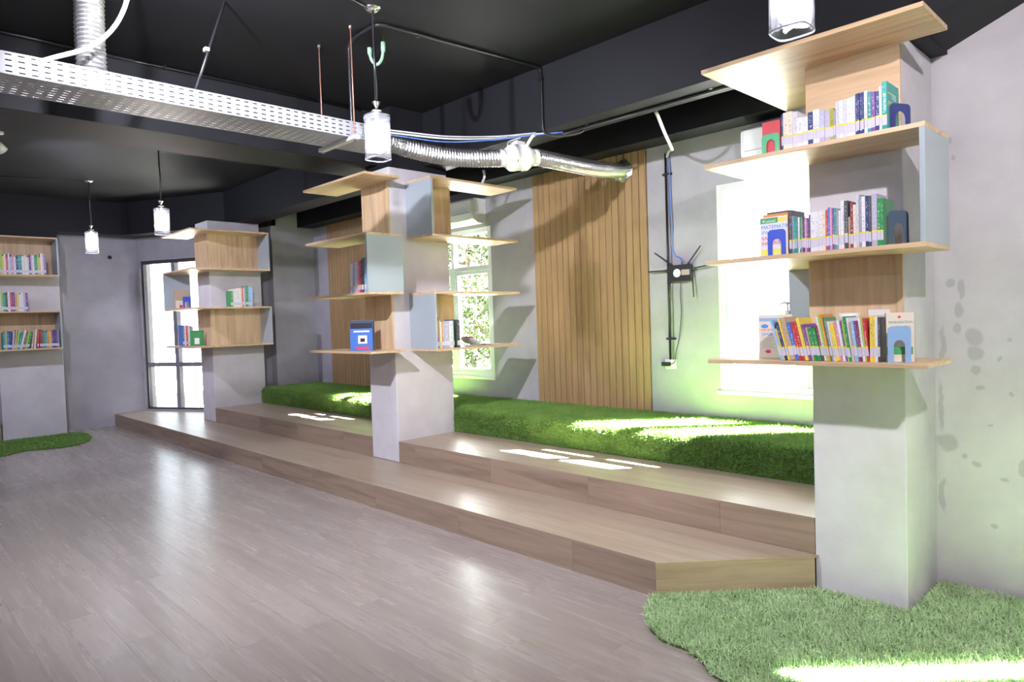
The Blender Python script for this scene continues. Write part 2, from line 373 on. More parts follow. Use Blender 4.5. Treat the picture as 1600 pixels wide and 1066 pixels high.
wall('wall_rear', (XR, YN), (-1, 0), XR - XF, 0.2, 0, ZC, [(XR - b, XR - a, 0.7, 2.6) for a, b in FILL_WIN])
wall('wall_near', (XR, YR), (0, -1), YR - YN, 0.2, 0, ZC)
tag(G().prism([(XF - .2, YN - .2), (XR + .2, YN - .2), (XR + .2, YR + .14), (-.95, YR + .14), (-.95, YW + .2), (XF - .2, YW + .2)], ZC, ZC + 0.15).build('ceiling', 'ceiling_paint'), kind='structure')
tag(bx('beam_pillar_line', 'ceiling_paint', None, -9.5, -0.97, 3.80, 4.08, ZB, ZC), kind='structure')
tag(bx('beam_window_line', 'ceiling_paint', None, -9.15, -1.12, 4.69, YW, ZB, ZC), kind='structure')
tag(bx('beam_cross', 'ceiling_paint', None, -5.75, -5.2, YN, 3.80, ZB, ZC), kind='structure')
tag(G().prism([(XF, YN), (-11.12, YN), (-11.12, 2.95), (-10.2, 3.43), (-9.5, 3.80), (-9.5, 4.09), (-9.15, 4.09), (-9.15, 4.37), (XF, 3.19)], ZB, ZC).build('beam_far', 'ceiling_paint'), kind='structure')
tag(bx('beam_pillar_head', 'ceiling_paint', None, -1.42, -0.90, 3.55, YR, 2.61, ZC), kind='structure')
tag(G().prism([(-0.90, 2.63), (0.6, 3.24), (0.6, ZC), (-0.90, ZC)], 3.45, YR, 'Y').build('ceiling_sloped_soffit', 'ceiling_paint'), kind='structure')

# floor: base plus separate planks
fl = tag(bx('floor', 'floor_joint', None, XF, XR, YN, YW, -0.12, -0.0015), kind='structure'); WLOC[fl.name] = (0, 0, 0)
planks = []; PW, PL = 0.152, 1.22
ny = int((Y1 - YN) / PW) + 1
for j in range(ny):
    y1 = Y1 - j * PW; y0 = max(YN, y1 - PW)
    x = XF - random.random() * PL
    while x < XR:
        a, b = max(XF, x), min(XR, x + PL)
        if b - a > .02 and y1 - y0 > 0.02: planks.append((a, b, y0, y1))
        x += PL
def plank_geo(g, a, b, y0, y1, z0=-0.0015, z1=0.0): return g.box(a + .0003, b - .0003, y0 + .0003, y1 - .0003, z0, z1)
def vis(a, b, y0, y1):
    best = 0
    for x in np.linspace(a, b, 5):
        for y in (y0, y1):
            px, py, z = project((x, y, 0))
            if z > .2 and -20 < px < 1620 and py < 1090: best = max(best, 1 / z)
    return best
vl = sorted([(vis(*p), p) for p in planks], key=lambda t: -t[0])
rest = G()
for i, (s_, p) in enumerate(vl):
    if s_ > 0 and i < 300:
        c = ((p[0] + p[1]) / 2, (p[2] + p[3]) / 2, 0)
        o = plank_geo(G(), *p).build('plank', 'floor_vinyl', fl)
    else: plank_geo(rest, *p)
tag(rest.build('plank_field', 'floor_vinyl', fl), kind='stuff')

# ------------------------------------------------------------------ windows
def oriented(g_boxes, p, d):
    """boxes given as (u0,u1,t0,t1,z0,z1) along wall direction d, t outward from the room"""
    d = np.array(d, float); n = np.array([-d[1], d[0]]); g = G()
    for (u0, u1, t0, t1, z0, z1) in g_boxes:
        q = []
        for u in (u0, u1):
            for t in (t0, t1):
                pt = np.array(p) + d * u + n * t
                for z in (z0, z1): q.append((pt[0], pt[1], z))
        g.add(q, [(0, 1, 3, 2), (4, 6, 7, 5), (0, 4, 5, 1), (2, 3, 7, 6), (0, 2, 6, 4), (1, 5, 7, 3)])
    return g
def white_window(name, x0, x1, z0, z1, label):
    t = thing(name, label, 'window', (x0, YW, z0), kind='structure'); L = x1 - x0; p = (x0, YW); d = (1, 0); fw = 0.055; mid = L / 2; tz = 1.965
    oriented([(0, fw, .0, .09, z0, z1), (L - fw, L, .0, .09, z0, z1), (fw, L - fw, .0, .09, z1 - fw, z1), (fw, L - fw, .0, .09, z0, z0 + .045)], p, d).build('window_frame', 'white_paint', t, bevel=.003)
    oriented([(-.02, L + .02, -.025, .0, z0 - .03, z0)], p, d).build('window_sill', 'white_paint', t, bevel=.003)
    oriented([(mid - .027, mid + .027, .012, .08, z0 + .045, z1 - fw)], p, d).build('mullion', 'white_paint', t, bevel=.003)
    for a, b in ((fw, mid - .027), (mid + .027, L - fw)):
        oriented([(a, b, .012, .08, tz - .025, tz + .025)], p, d).build('transom', 'white_paint', t, bevel=.003)
        oriented([(a, b, .045, .051, tz + .025, z1 - fw)], p, d).build('pane', 'window_glass', t)
        s = .04
        oriented([(a, a + s, .02, .07, z0 + .045, tz - .025), (b - s, b, .02, .07, z0 + .045, tz - .025), (a + s, b - s, .02, .07, tz - .025 - s, tz - .025), (a + s, b - s, .02, .07, z0 + .045, z0 + .045 + s)], p, d).build('sash', 'white_paint', t, bevel=.002)
        oriented([(a + s, b - s, .045, .051, z0 + .045 + s, tz - .025 - s)], p, d).build('pane', 'window_glass', t)
    return t
white_window('window_1', *W1, *WZ, 'white framed sunny window behind the book-laden pillar beside the stained wall')
white_window('window_2', *W2, *WZ, 'white framed window with trees outside, between the two slatted wood panels')
t = thing('window_3', 'dark framed tall window of four panes in the angled far corner', 'window', (AP[0], AP[1], .2), kind='structure')
z0, z1, zt = .20, 2.45, .875
a0, a1, am = .055, 1.30, .66
oriented([(a0, a0 + .03, .04, .10, z0, z1), (a1 - .03, a1, .04, .10, z0, z1), (a0 + .03, a1 - .03, .04, .10, z1 - .05, z1), (a0 + .03, a1 - .03, .04, .10, z0, z0 + .025)], AP, ANG).build('window_frame', 'black_frame', t)
oriented([(am - .035, am + .035, .03, .11, z0 + .025, z1 - .05)], AP, ANG).build('mullion', 'grey_frame', t, bevel=.004)
for a, b in ((a0 + .03, am - .035), (am + .035, a1 - .03)):
    oriented([(a, b, .035, .105, zt - .032, zt + .032)], AP, ANG).build('transom', 'grey_frame', t, bevel=.004)
    for c, e in ((z0 + .025, zt - .032), (zt + .032, z1 - .05)):
        oriented([(a, b, .07, .076, c, e)], AP, ANG).build('pane', 'window_glass', t)
t = thing('window_4', 'tall glazed door opening in the stained wall', 'window', (DOOR[0], YR, 0), kind='structure')
oriented([(0, .04, .02, .10, 0, 2.15), (.25, .29, .02, .10, 0, 2.15), (.04, .25, .02, .10, 2.10, 2.15)], (DOOR[0], YR), (1, 0)).build('window_frame', 'white_paint', t)
oriented([(.04, .25, .05, .056, 0, 2.10)], (DOOR[0], YR), (1, 0)).build('pane', 'window_glass', t)
portal('portal_window_a', ((W1[0] + W1[1]) / 2, YW + .15, 1.585), (0, -1, 0), 1.32, 1.61)
portal('portal_window_b', ((W2[0] + W2[1]) / 2, YW + .15, 1.585), (0, -1, 0), 1.32, 1.61)
pc = AP + ANG * .68 + np.array([-ANG[1], ANG[0]]) * .15
portal('portal_window_c', (pc[0], pc[1], 1.32), (ANG[1], -ANG[0], 0), 1.25, 2.25)
portal('portal_door', (.36, YR + .11, 1.07), (0, -1, 0), .29, 2.15)
for a, b in FILL_WIN: portal('portal_rear', ((a + b) / 2, YN - .1, 1.65), (0, 1, 0), b - a, 1.9)
for i, (a, b) in enumerate(FILL_WIN):
    t = thing('window_%d' % (5 + i), 'added fill-light window behind the viewer, out of view', 'window', (a, YN, .7), kind='structure')  # frame for the added fill opening
    oriented([(0, .06, .0, .1, .7, 2.6), (b - a - .06, b - a, .0, .1, .7, 2.6), (.06, b - a - .06, .0, .1, .7, .76), (.06, b - a - .06, .0, .1, 2.54, 2.6), ((b - a) / 2 - .03, (b - a) / 2 + .03, .0, .1, .76, 2.54)], (b, YN), (-1, 0)).build('window_frame', 'white_paint', t)
    oriented([(.06, b - a - .06, .04, .046, .76, 2.54)], (b, YN), (-1, 0)).build('pane', 'window_glass', t)

# ------------------------------------------------------------------ steps
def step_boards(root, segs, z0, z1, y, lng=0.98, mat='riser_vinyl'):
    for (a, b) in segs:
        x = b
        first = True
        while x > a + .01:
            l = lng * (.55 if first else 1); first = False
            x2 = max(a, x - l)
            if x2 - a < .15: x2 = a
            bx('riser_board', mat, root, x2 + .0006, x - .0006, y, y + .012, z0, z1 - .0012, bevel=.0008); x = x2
st1 = thing('lower_step', 'long low wood-clad step running across the room in front of the pillars', 'step', (-6, Y1, 0))
# core of the lower step follows the angled end near the stained pillar and the angled window wall
core = [(XF, Y1 + .012), (-1.92, Y1 + .012), (-1.39, 3.385), (-1.39, Y2 - .001), (-9.10, Y2 - .001), (-9.10, Y2 - .001), (-9.53, Y2 - .001), (-9.53, 4.17), (XF, 3.195)]
G().prism(core, 0, S1 - .012).build('core', 'floor_joint', st1)
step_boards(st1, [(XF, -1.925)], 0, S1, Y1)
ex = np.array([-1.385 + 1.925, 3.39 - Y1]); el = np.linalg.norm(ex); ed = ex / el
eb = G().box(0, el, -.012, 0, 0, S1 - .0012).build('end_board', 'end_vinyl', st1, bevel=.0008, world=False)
eb.location = (-1.925 + 6, 0, 0); eb.rotation_euler = (0, 0, math.atan2(ed[1], ed[0]))
rows = 4; wv = (Y2 - Y1) / rows
for r_ in range(rows):
    x = -1.55 - .0 - r_ * .0; y0, y1 = Y1 + r_ * wv, Y1 + (r_ + 1) * wv
    xe = -1.925 + (y0 - Y1) / ed[1] * ed[0]; xe2 = -1.925 + (y1 - Y1) / ed[1] * ed[0]
    segx = [xe]
    for s_ in (-3.05 - .0, -5.48, -7.95, -10.2): segx.append(s_)
    segx.append(XF)
    for k in range(len(segx) - 1):
        b, a = segx[k], segx[k + 1]; b2 = xe2 if k == 0 else b
        G().prism([(a + .0006, y0 + .0006), (b - .0006, y0 + .0006), (b2 - .0006, y1 - .0006), (a + .0006, y1 - .0006)], S1 - .012, S1).build('tread_plank', 'tread_vinyl', st1)
G().prism([(-11.02, Y2 + .0006), (-9.53, Y2 + .0006), (-9.53, 4.18)], S1 - .012, S1).build('tread_plank', 'tread_vinyl', st1)
for (a, b, lab) in ((-9.10, -5.38, 'upper wood-clad step between the far pillar and the middle pillar'), (-4.965, -1.385, 'upper wood-clad step between the middle pillar and the book-laden pillar')):
    s2 = thing('upper_step', lab, 'step', ((a + b) / 2, Y2, S1), group='upper steps below the grass bench')
    bx('core', 'floor_joint', s2, a + .001, b - .001, Y2 + .012, YB - .001, S1, S2 - .012)
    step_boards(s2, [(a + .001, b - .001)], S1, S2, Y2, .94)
    for r_ in range(4):
        wv = (YB - Y2) / 4; x = b - .001; k = 0
        while x > a + .01:
            l = (1.9 if k else 1.9); x2 = max(a + .001, x - l); k += 1
            bx('tread_plank', 'tread_vinyl', s2, x2 + .0006, x - .0006, Y2 + r_ * wv + .0006, Y2 + (r_ + 1) * wv - .0006, S2 - .012, S2); x = x2

# ------------------------------------------------------------------ grass
def blades(name, pts, nrm, h, wd, mat, parent, lean=0.5, kind='stuff', two=False):
    n = len(pts); pts = np.asarray(pts); nrm = np.asarray(nrm)
    hh = h * rng.uniform(.6, 1.25, n)[:, None]
    dirv = nrm + rng.normal(0, lean, (n, 3)); dirv /= np.linalg.norm(dirv, axis=1)[:, None]
    side = np.cross(dirv, rng.normal(0, 1, (n, 3))); side /= np.linalg.norm(side, axis=1)[:, None] + 1e-9
    droop = rng.normal(0, .35, (n, 3)) * hh
    mid = pts + dirv * hh * .55; tip = pts + dirv * hh + droop * .6 - nrm * hh * .1
    V = np.empty((n, 5, 3)); V[:, 0] = pts - side * wd / 2; V[:, 1] = pts + side * wd / 2; V[:, 2] = mid - side * wd * .42; V[:, 3] = mid + side * wd * .42; V[:, 4] = tip
    V = V.reshape(-1, 3) - np.array(WLOC[parent.name])
    base = np.arange(n)[:, None] * 5
    quads = (base + [0, 1, 3, 2]).reshape(-1); tris = (base + [2, 3, 4]).reshape(-1)
    me = bpy.data.meshes.new(name)
    me.vertices.add(n * 5); me.vertices.foreach_set('co', V.astype(np.float32).ravel())
    me.loops.add(n * 7); me.polygons.add(n * 2)
    li = np.concatenate([quads.reshape(n, 4), tris.reshape(n, 3)], axis=1).ravel()
    me.loops.foreach_set('vertex_index', li.astype(np.int32))
    ls = (np.arange(n)[:, None] * 7 + [0, 4]).ravel(); me.polygons.foreach_set('loop_start', ls.astype(np.int32))
    me.polygons.foreach_set('loop_total', np.tile([4, 3], n).astype(np.int32))
    me.update(); me.validate(); me.materials.append(MATS[mat])
    o = bpy.data.objects.new(name, me); COL.objects.link(o); o.parent = parent
    o['kind'] = kind
    return o
def inpoly(P, poly):
    x, y = P[:, 0], P[:, 1]; c = np.zeros(len(P), bool); n = len(poly)
    for i in range(n):
        (x1, y1), (x2, y2) = poly[i], poly[(i + 1) % n]
        k = ((y1 > y) != (y2 > y)) & (x < (x2 - x1) * (y - y1) / (y2 - y1 + 1e-12) + x1); c ^= k
    return c
# bench
B0, B1 = -9.14, -1.13
bench = thing('grass_bench', 'long bench covered in green artificial grass under the windows', 'bench', ((B0 + B1) / 2, YB, S2))
rr = .05
prof = [(YW - .002, S2), (YW - .002, SB)] + [(YB + rr - rr * math.sin(a), SB - rr + rr * math.cos(a)) for a in np.linspace(0, math.pi / 2, 6)] + [(YB, S2)]
G().prism(prof, B0, B1, 'X').build('bench_body', 'grass_soil', bench)
n = 200000
L1, L2, L3 = YW - YB - rr, rr * math.pi / 2, SB - S2 - rr
x = rng.uniform(B0 + .01, B1 - .01, n)
x = np.where(rng.random(n) < .35, rng.uniform(-5.2, B1 - .01, n), x)
s_ = rng.uniform(0, L1 + L2 + L3, n)
yy = np.where(s_ < L1, YW - s_, np.where(s_ < L1 + L2, YB + rr - rr * np.sin((s_ - L1) / rr), YB))
zz = np.where(s_ < L1, SB, np.where(s_ < L1 + L2, SB - rr + rr * np.cos((s_ - L1) / rr), SB - rr - (s_ - L1 - L2)))
ang = np.clip((s_ - L1) / rr, 0, math.pi / 2)
nr = np.stack([np.zeros(n), -np.sin(ang), np.cos(ang)], 1) + np.array([0, 0, .25])
zz = np.maximum(zz, S2 + .012)
yy = np.minimum(yy, YW - .036)
blades('grass_blades', np.stack([x, yy, zz], 1), nr, .026, .0042, 'grass_bench', bench, .42)
# rugs
def rug(label, poly, dens, h, wd, mat, z=.008):
    cx = sum(p[0] for p in poly) / len(poly); cy = sum(p[1] for p in poly) / len(poly)
    rt = thing('grass_rug', label, 'rug', (cx, cy, 0), group='artificial grass rugs on the floor')
    G().prism(poly, 0.0003, z).build('backing', 'grass_soil', rt)
    xs = [p[0] for p in poly]; ys = [p[1] for p in poly]; A = (max(xs) - min(xs)) * (max(ys) - min(ys)); n = int(A * dens)
    P = np.stack([rng.uniform(min(xs), max(xs), n), rng.uniform(min(ys), max(ys), n), np.full(n, z)], 1); P = P[inpoly(P, poly)]; P = P[(P[:, 0] < .2) | (rng.random(len(P)) < .75)]
    blades('grass_blades', P, np.tile([0, 0, 1.0], (len(P), 1)) + np.array([.15, -.35, 0]), h, wd, mat, rt, .6)
rug('artificial grass rug round the foot of the book-laden pillar by the stained wall',
    [(-1.935, 2.795), (-1.375, 3.365), (-1.375, 3.392), (-.953, 3.392), (-.953, YR - .02), (1.9, YR - .02), (1.9, 2.5), (1.0, 2.15), (.2, 2.05), (-.5, 2.02), (-1.0, 2.14), (-1.27, 2.30), (-1.36, 2.33), (-1.43, 2.39), (-1.53, 2.43), (-1.64, 2.43), (-1.73, 2.48), (-1.81, 2.56), (-1.88, 2.66)],
    44000, .032, .0042, 'grass_rug')
rug('artificial grass rug with wavy edge below the wall bookshelf at the far end',
    [(-11.09, 1.0), (-10.1, .95), (-9.85, 1.1), (-9.72, 1.25), (-9.86, 1.36), (-9.93, 1.48), (-9.86, 1.62), (-9.80, 1.80), (-9.84, 2.0), (-10.05, 2.16), (-10.35, 2.27), (-10.7, 2.31), (-11.0, 2.27), (-11.09, 2.2)],
    9000, .022, .006, 'grass_bench')

# ------------------------------------------------------------------ slatted wall panels
def slat_panel(label, x0, x1, n):
    t = thing('slat_wall_panel', label, 'wall panel', ((x0 + x1) / 2, YW, SB), group='slatted wood wall panels')
    bx('backing_board', 'slat_groove', t, x0, x1, YW - .006, YW - .0005, SB + .01, ZB - .002)
    wv = (x1 - x0) / n
    me = None
    for i in range(n):
        a = x0 + i * wv + .003; b = x0 + (i + 1) * wv - .003
        prof = [(a, YW - .006), (a, YW - .018), (a + .004, YW - .021), (b - .004, YW - .021), (b, YW - .018), (b, YW - .006)]
        G().prism([(p, q) for p, q in prof][::-1], SB + .01, ZB - .002).build('slat', 'slat_wood', t)
slat_panel('slatted wood wall panel right of the duct fan between the two white windows', -4.69, -3.36, 18)
slat_panel('slatted wood wall panel in the far alcove corner behind the middle pillar', -8.72, -7.39, 18)

# ------------------------------------------------------------------ pillars and shelves
def pillar(name, x0, x1, y0, y1, z0, z1):
    return tag(bx(name, 'cement_column', None, x0, x1, y0, y1, z0, z1, bevel=.006), kind='structure')
PR, PM, PLF = (-1.385, -.97), (-5.38, -4.965), (-9.52, -9.10)
pillar('column_near', *PR, Y2, YR - .001, 0, 2.61)
pillar('column_middle', *PM, Y2, YB - .002, S1, 2.745)
tag(bx('beam_column_head', 'ceiling_paint', None, PM[0], PM[1], 3.45, YB - .002, 2.745, ZC), kind='structure')
pillar('column_far', *PLF, Y2, 4.10, S1, ZB)
pillar('column_left', XF, -11.12, 1.42, 2.14, 0, 2.66)
tag(bx('beam_left_head', 'ceiling_paint', None, XF, -11.13, 1.0, 2.14, 2.66, ZB), kind='structure')
TH = .02
def board(root, x0, x1, y0, y1, ztop, ax):
    return bx('shelf_board', 'oak_' + ax, root, x0, x1, y0, y1, ztop - TH, ztop, bevel=.0015)
# near pillar
ZR = (2.585, 2.122, 1.652, 1.167)
shR = thing('pillar_shelf', 'four-tier oak shelf unit on the near pillar by the stained wall, full of books', 'shelf', (-1.18, Y2, ZR[3] - TH), group='shelf units wrapped round the pillars')
Rp = [(-1.755, 3.06), (-.79, 3.06), (-.79, Y2 - .0005), (PR[0] - .0005, Y2 - .0005), (PR[0] - .0005, 4.03), (-1.755, 4.03)]
for z in ZR: G().prism(Rp, z - TH, z).build('shelf_board', 'oak_X', shR, bevel=.0015)
for i in (0, 2): bx('back_panel', 'oak_X' if i == 0 else 'oak_Z', shR, PR[0], PR[1], Y2 - .018, Y2 - .0005, ZR[i + 1], ZR[i] - TH)
bx('divider_panel', 'laminate', shR, -.81, -.79, 3.06, Y2 - .0005, ZR[2], ZR[1] - TH, bevel=.001)
for i in (0, 2): bx('divider_panel', 'laminate', shR, -1.755, PR[0] - .0005, 4.01, 4.03, ZR[i + 1], ZR[i] - TH, bevel=.001)
# middle pillar
ZM = (2.635, 2.146, 1.657, 1.166)
shM = thing('pillar_shelf', 'four-tier oak shelf unit spreading both ways on the middle pillar', 'shelf', (-5.17, Y2, ZM[3] - TH), group='shelf units wrapped round the pillars')
for z in ZM:
    board(shM, -5.83, -4.80, 3.06, Y2 - .0005, z, 'X')
    board(shM, PM[1] + .0005, -4.60, 3.58, 4.60, z - .004, 'Y')
for i in (0, 2):
    bx('back_panel', 'oak_Z', shM, PM[0], PM[1], Y2 - .018, Y2 - .0005, ZM[i + 1], ZM[i] - TH)
    bx('back_panel', 'oak_Z', shM, PM[1] + .0005, PM[1] + .018, 3.60, YB + .02, ZM[i + 1] - .004, ZM[i] - TH - .004)
    bx('divider_panel', 'laminate', shM, PM[1] + .0005, -4.60, 3.58, 3.60, ZM[i + 1] - .004, ZM[i] - TH - .004, bevel=.001)
bx('divider_panel', 'laminate', shM, -4.82, -4.80, 3.06, Y2 - .0005, ZM[2], ZM[1] - TH, bevel=.001)
# far pillar: L-shaped boards
ZL = (2.645, 2.158, 1.668, 1.180)
shL = thing('pillar_shelf', 'four-tier oak shelf unit with corner boards on the far pillar by the dark framed window', 'shelf', (-9.31, Y2, ZL[3] - TH), group='shelf units wrapped round the pillars')
Lp = [(-9.81, 3.07), (-8.76, 3.07), (-8.76, 4.08), (PLF[1] + .0005, 4.08), (PLF[1] + .0005, Y2 - .0005), (-9.81, Y2 - .0005)]
for z in ZL: G().prism(Lp, z - TH, z).build('shelf_board', 'oak_X', shL, bevel=.0015)
for i in (0, 2):
    bx('back_panel', 'oak_Z', shL, PLF[0], PLF[1] + .018, Y2 - .018, Y2 - .0005, ZL[i + 1], ZL[i] - TH)
    bx('back_panel', 'oak_Z', shL, PLF[1] + .0005, PLF[1] + .018, Y2, 4.06, ZL[i + 1], ZL[i] - TH)
    bx('divider_panel', 'laminate', shL, PLF[1] + .0005, -8.76, 4.06, 4.08, ZL[i + 1], ZL[i] - TH, bevel=.001)
bx('divider_panel', 'laminate', shL, -9.81, -9.79, 3.07, Y2 - .0005, ZL[2], ZL[1] - TH, bevel=.001)
# wall shelf at the far left
ZA = (2.675, 2.180, 1.702, 1.212); XA = -11.12
shA = thing('pillar_shelf', 'four-tier oak shelf unit on the far wall pillar above the wavy grass rug', 'shelf', (XA, 1.8, ZA[3] - TH), group='shelf units wrapped round the pillars')
for z in ZA: board(shA, XA + .0005, -10.77, 1.05, 2.08, z, 'Y')
for i in (0, 2):
    bx('back_panel', 'oak_Z', shA, XA + .0005, XA + .018, 1.43, 2.06, ZA[i + 1], ZA[i] - TH)
    bx('divider_panel', 'laminate', shA, XA + .0005, -10.77, 2.06, 2.08, ZA[i + 1], ZA[i] - TH, bevel=.001)
pl = thing('wood_plinth', 'low wooden plinth against the far wall beside the grass rug', 'plinth', (-11.3, 1.2, 0))
bx('plinth_body', 'riser_vinyl', pl, XF + .001, -11.15, .3, 1.41, 0.0005, .22, bevel=.002)
bx('plinth_top', 'tread_vinyl', pl, XF + .001, -11.14, .29, 1.415, .22, .235, bevel=.002)

# ------------------------------------------------------------------ books
ORD = ['first', 'second', 'third', 'fourth', 'fifth', 'sixth', 'seventh', 'eighth', 'ninth', 'tenth', 'eleventh', 'twelfth', 'thirteenth', 'fourteenth', 'fifteenth', 'sixteenth', 'seventeenth', 'eighteenth', 'nineteenth', 'twentieth']
ORD += ['twenty-' + o for o in ORD[:9]] + ['thirtieth'] + ['thirty-' + o for o in ORD[:9]] + ['fortieth'] + ['forty-' + o for o in ORD[:9]] + ['fiftieth'] + ['fifty-' + o for o in ORD[:9]]
def make_book(loc, rotz, tilt, t, h, d, colour, label, group, sticker=True, stripe=True, lift=0.0):
    cv = G(); ct = min(.0015, t * .18)
    cv.box(0, t, 0, ct, 0, h); cv.box(0, ct, ct, d, 0, h); cv.box(t - ct, t, ct, d, 0, h)
    o = cv.build('book', cover_mat(colour, 1)); o.location = loc; o.rotation_euler = (0, tilt, rotz)
    WLOC[o.name] = (0, 0, 0)
    tag(o, label, 'book', group)
    G().box(ct, t - ct, ct, d - .003, .002, h - .003).build('pages', 'paper', o, world=False)
    if sticker:
        q_ = random.uniform(-.003, .004)
        s = G().box(.0002, t - .0002, -.0006, 0, .022 + q_, .058 + q_).build('spine_label', 'spine_sticker', o, world=False)
        if stripe: G().box(.0002, t - .0002, -.0007, 0, .058 + q_, .064 + q_).build('label_stripe', 'sticker_yellow', s, world=False)
    return o
def row(specs, start, front, z, axis, where, group, depth=.15, gap=.0006, ref='from the left end', stripe=True):
    """specs: (colour, thickness, height, tilt degrees). axis 'X': spines face -Y; axis 'Y': spines face +X."""
    p = start; out = []
    for i, sp in enumerate(specs):
        colour, t, h = sp[:3]; tl = R(sp[3]) if len(sp) > 3 else 0.0; dp = sp[4] if len(sp) > 4 else depth
        off = front + random.uniform(0, .008); zz = z + .0004 + (t * math.sin(tl) if tl > 0 else 0)
        if tl < 0 and i and len(specs[i - 1]) > 3 and specs[i - 1][3] != sp[3]:
            p += .0
        loc = (p, off, zz) if axis == 'X' else (front - (off - front), p, zz)
        nm = 'grey' if colour == 'silver' else colour
        out.append(make_book(loc, 0 if axis == 'X' else math.pi / 2, tl, t, h, dp, colour, '%s book, %s %s, %s' % (nm, ORD[i], ref, where), group, stripe=stripe))
        nt = specs[i + 1][3] if i + 1 < len(specs) and len(specs[i + 1]) > 3 else 0.0
        step = t / math.cos(tl) + gap
        if R(nt) > tl + 1e-6:      # next stands more upright than this one: leave room for the foot
            step += 0.0
        elif R(nt) < tl - 1e-6:
            step += h * (math.tan(tl) - math.tan(R(nt)))
        p += step
    return out, p
def bookend(loc, rotz, mat, label, w_=.105, h=.13, base=.07, back=True):
    t = tag(thing('bookend', label, 'bookend', loc, 'metal bookends', (0, 0, rotz)))
    r = .018; iw = w_ * .24
    out = [(-w_ / 2, 0), (-w_ / 2, h - r)] + [(-w_ / 2 + r - r * math.cos(a), h - r + r * math.sin(a)) for a in np.linspace(0, math.pi / 2, 5)][1:] + [(w_ / 2 - r + r * math.sin(a), h - r + r * math.cos(a)) for a in np.linspace(0, math.pi / 2, 5)] + [(w_ / 2, 0)]
    arch = [(iw, 0), (iw, h * .45)] + [(iw * math.cos(a), h * .45 + iw * 1.2 * math.sin(a)) for a in np.linspace(0, math.pi, 9)][1:-1] + [(-iw, h * .45), (-iw, 0)]
    G().prism(out + arch, -.0012, 0, 'Y').build('upright_plate', mat, t, world=False)
    G().box(-iw * .95, iw * .95, 0.0005, base, 0.0004, .0014).build('base_tongue', mat, t, world=False)
    return t
plain('bookend_green', (.06, .33, .13), .25, .2, noise=.03); plain('bookend_navy', (.045, .06, .20), .35, .2, noise=.03)
plain('bookend_blue', (.05, .10, .55), .35, .2, noise=.03); plain('bookend_slate', (.10, .15, .20), .35, .2, noise=.03); plain('bookend_sky', (.30, .50, .75), .35, .2, noise=.03)
for nm, c in (('ink_white', (.85, .85, .85)), ('ink_yellow', (.82, .74, .12)), ('ink_blue', (.10, .26, .68)), ('ink_red', (.70, .05, .12)), ('ink_green', (.07, .36, .12)), ('ink_teal', (.05, .28, .26)), ('ink_navy', (.05, .07, .25)), ('ink_grey', (.3, .3, .32)), ('ink_cream', (.80, .77, .58))):
    plain(nm, c, .45, noise=.02)

GR1, GR2, GR3 = 'books on the top shelf of the near pillar', 'books on the second shelf of the near pillar', 'books on the bottom shelf of the near pillar'
FX = 3.085
# near pillar, top shelf ---------------------------------------------------------
k = .00060
S_ = [('navy', 18, .166), ('cream', 34, .168), ('cream', 34, .168), ('silver', 34, .164), ('white', 38, .132), ('white', 38, .130), ('navy', 38, .145), ('white', 22, .150), ('white', 20, .150),
      ('lilac', 36, .140), ('lilac', 36, .139), ('olive', 24, .140), ('grey', 14, .132), ('silver', 26, .163), ('white', 26, .163), ('silver', 26, .164), ('white', 26, .165), ('white', 26, .166),
      ('navy', 13, .176), ('navy', 13, .176), ('navy', 13, .176), ('navy', 13, .176), ('white', 20, .180), ('teal', 24, .172), ('purple', 26, .168), ('navy', 26, .166), ('white', 16, .182)]
bk1, p = row([(c, t * k, h, 0) for c, t, h in S_], -1.375, FX, ZR[1], 'X', 'the near pillar top shelf', GR1, .135, ref='from the red cover')
tes = make_book((p + .0004, FX, ZR[1] + .0004), 0, 0, .019, .197, .15, 'teal', 'thick teal test book standing beside the navy bookend on the top shelf', GR1, sticker=True)
lettering('TES PSIKOTES', .0125, 'ink_white', tes, (.006, -.0008, .150), (0, 0, -1), (1, 0, 0), (0, -1, 0), sx=.9)
lettering('TES', .030, 'ink_white', tes, (.0193, .055, .135), (0, 1, 0), (0, 0, 1), (1, 0, 0), sx=1.3)
lettering('PSIKO', .030, 'ink_yellow', tes, (.0193, .012, .10), (0, 1, 0), (0, 0, 1), (1, 0, 0), sx=1.3)
lettering('RANGKUMAN', .010, 'ink_yellow', tes, (.0193, .012, .150), (0, 1, 0), (0, 0, 1), (1, 0, 0), sx=1.2)
bookend((p + .048, FX + .07, ZR[1]), R(62), 'bookend_navy', 'navy bookend holding the thick teal test book on the top shelf', h=.112, base=.010)
rd = make_book((-1.470, FX + .030, ZR[1] + .0004), R(-90), 0, .012, .150, .085, 'red', 'red book facing outward behind the green bookend on the top shelf', GR1, sticker=False)
bookend((-1.428, FX + .012, ZR[1]), 0, 'bookend_green', 'glossy green bookend in front of the red book on the top shelf', w_=.085, h=.092, base=.014)
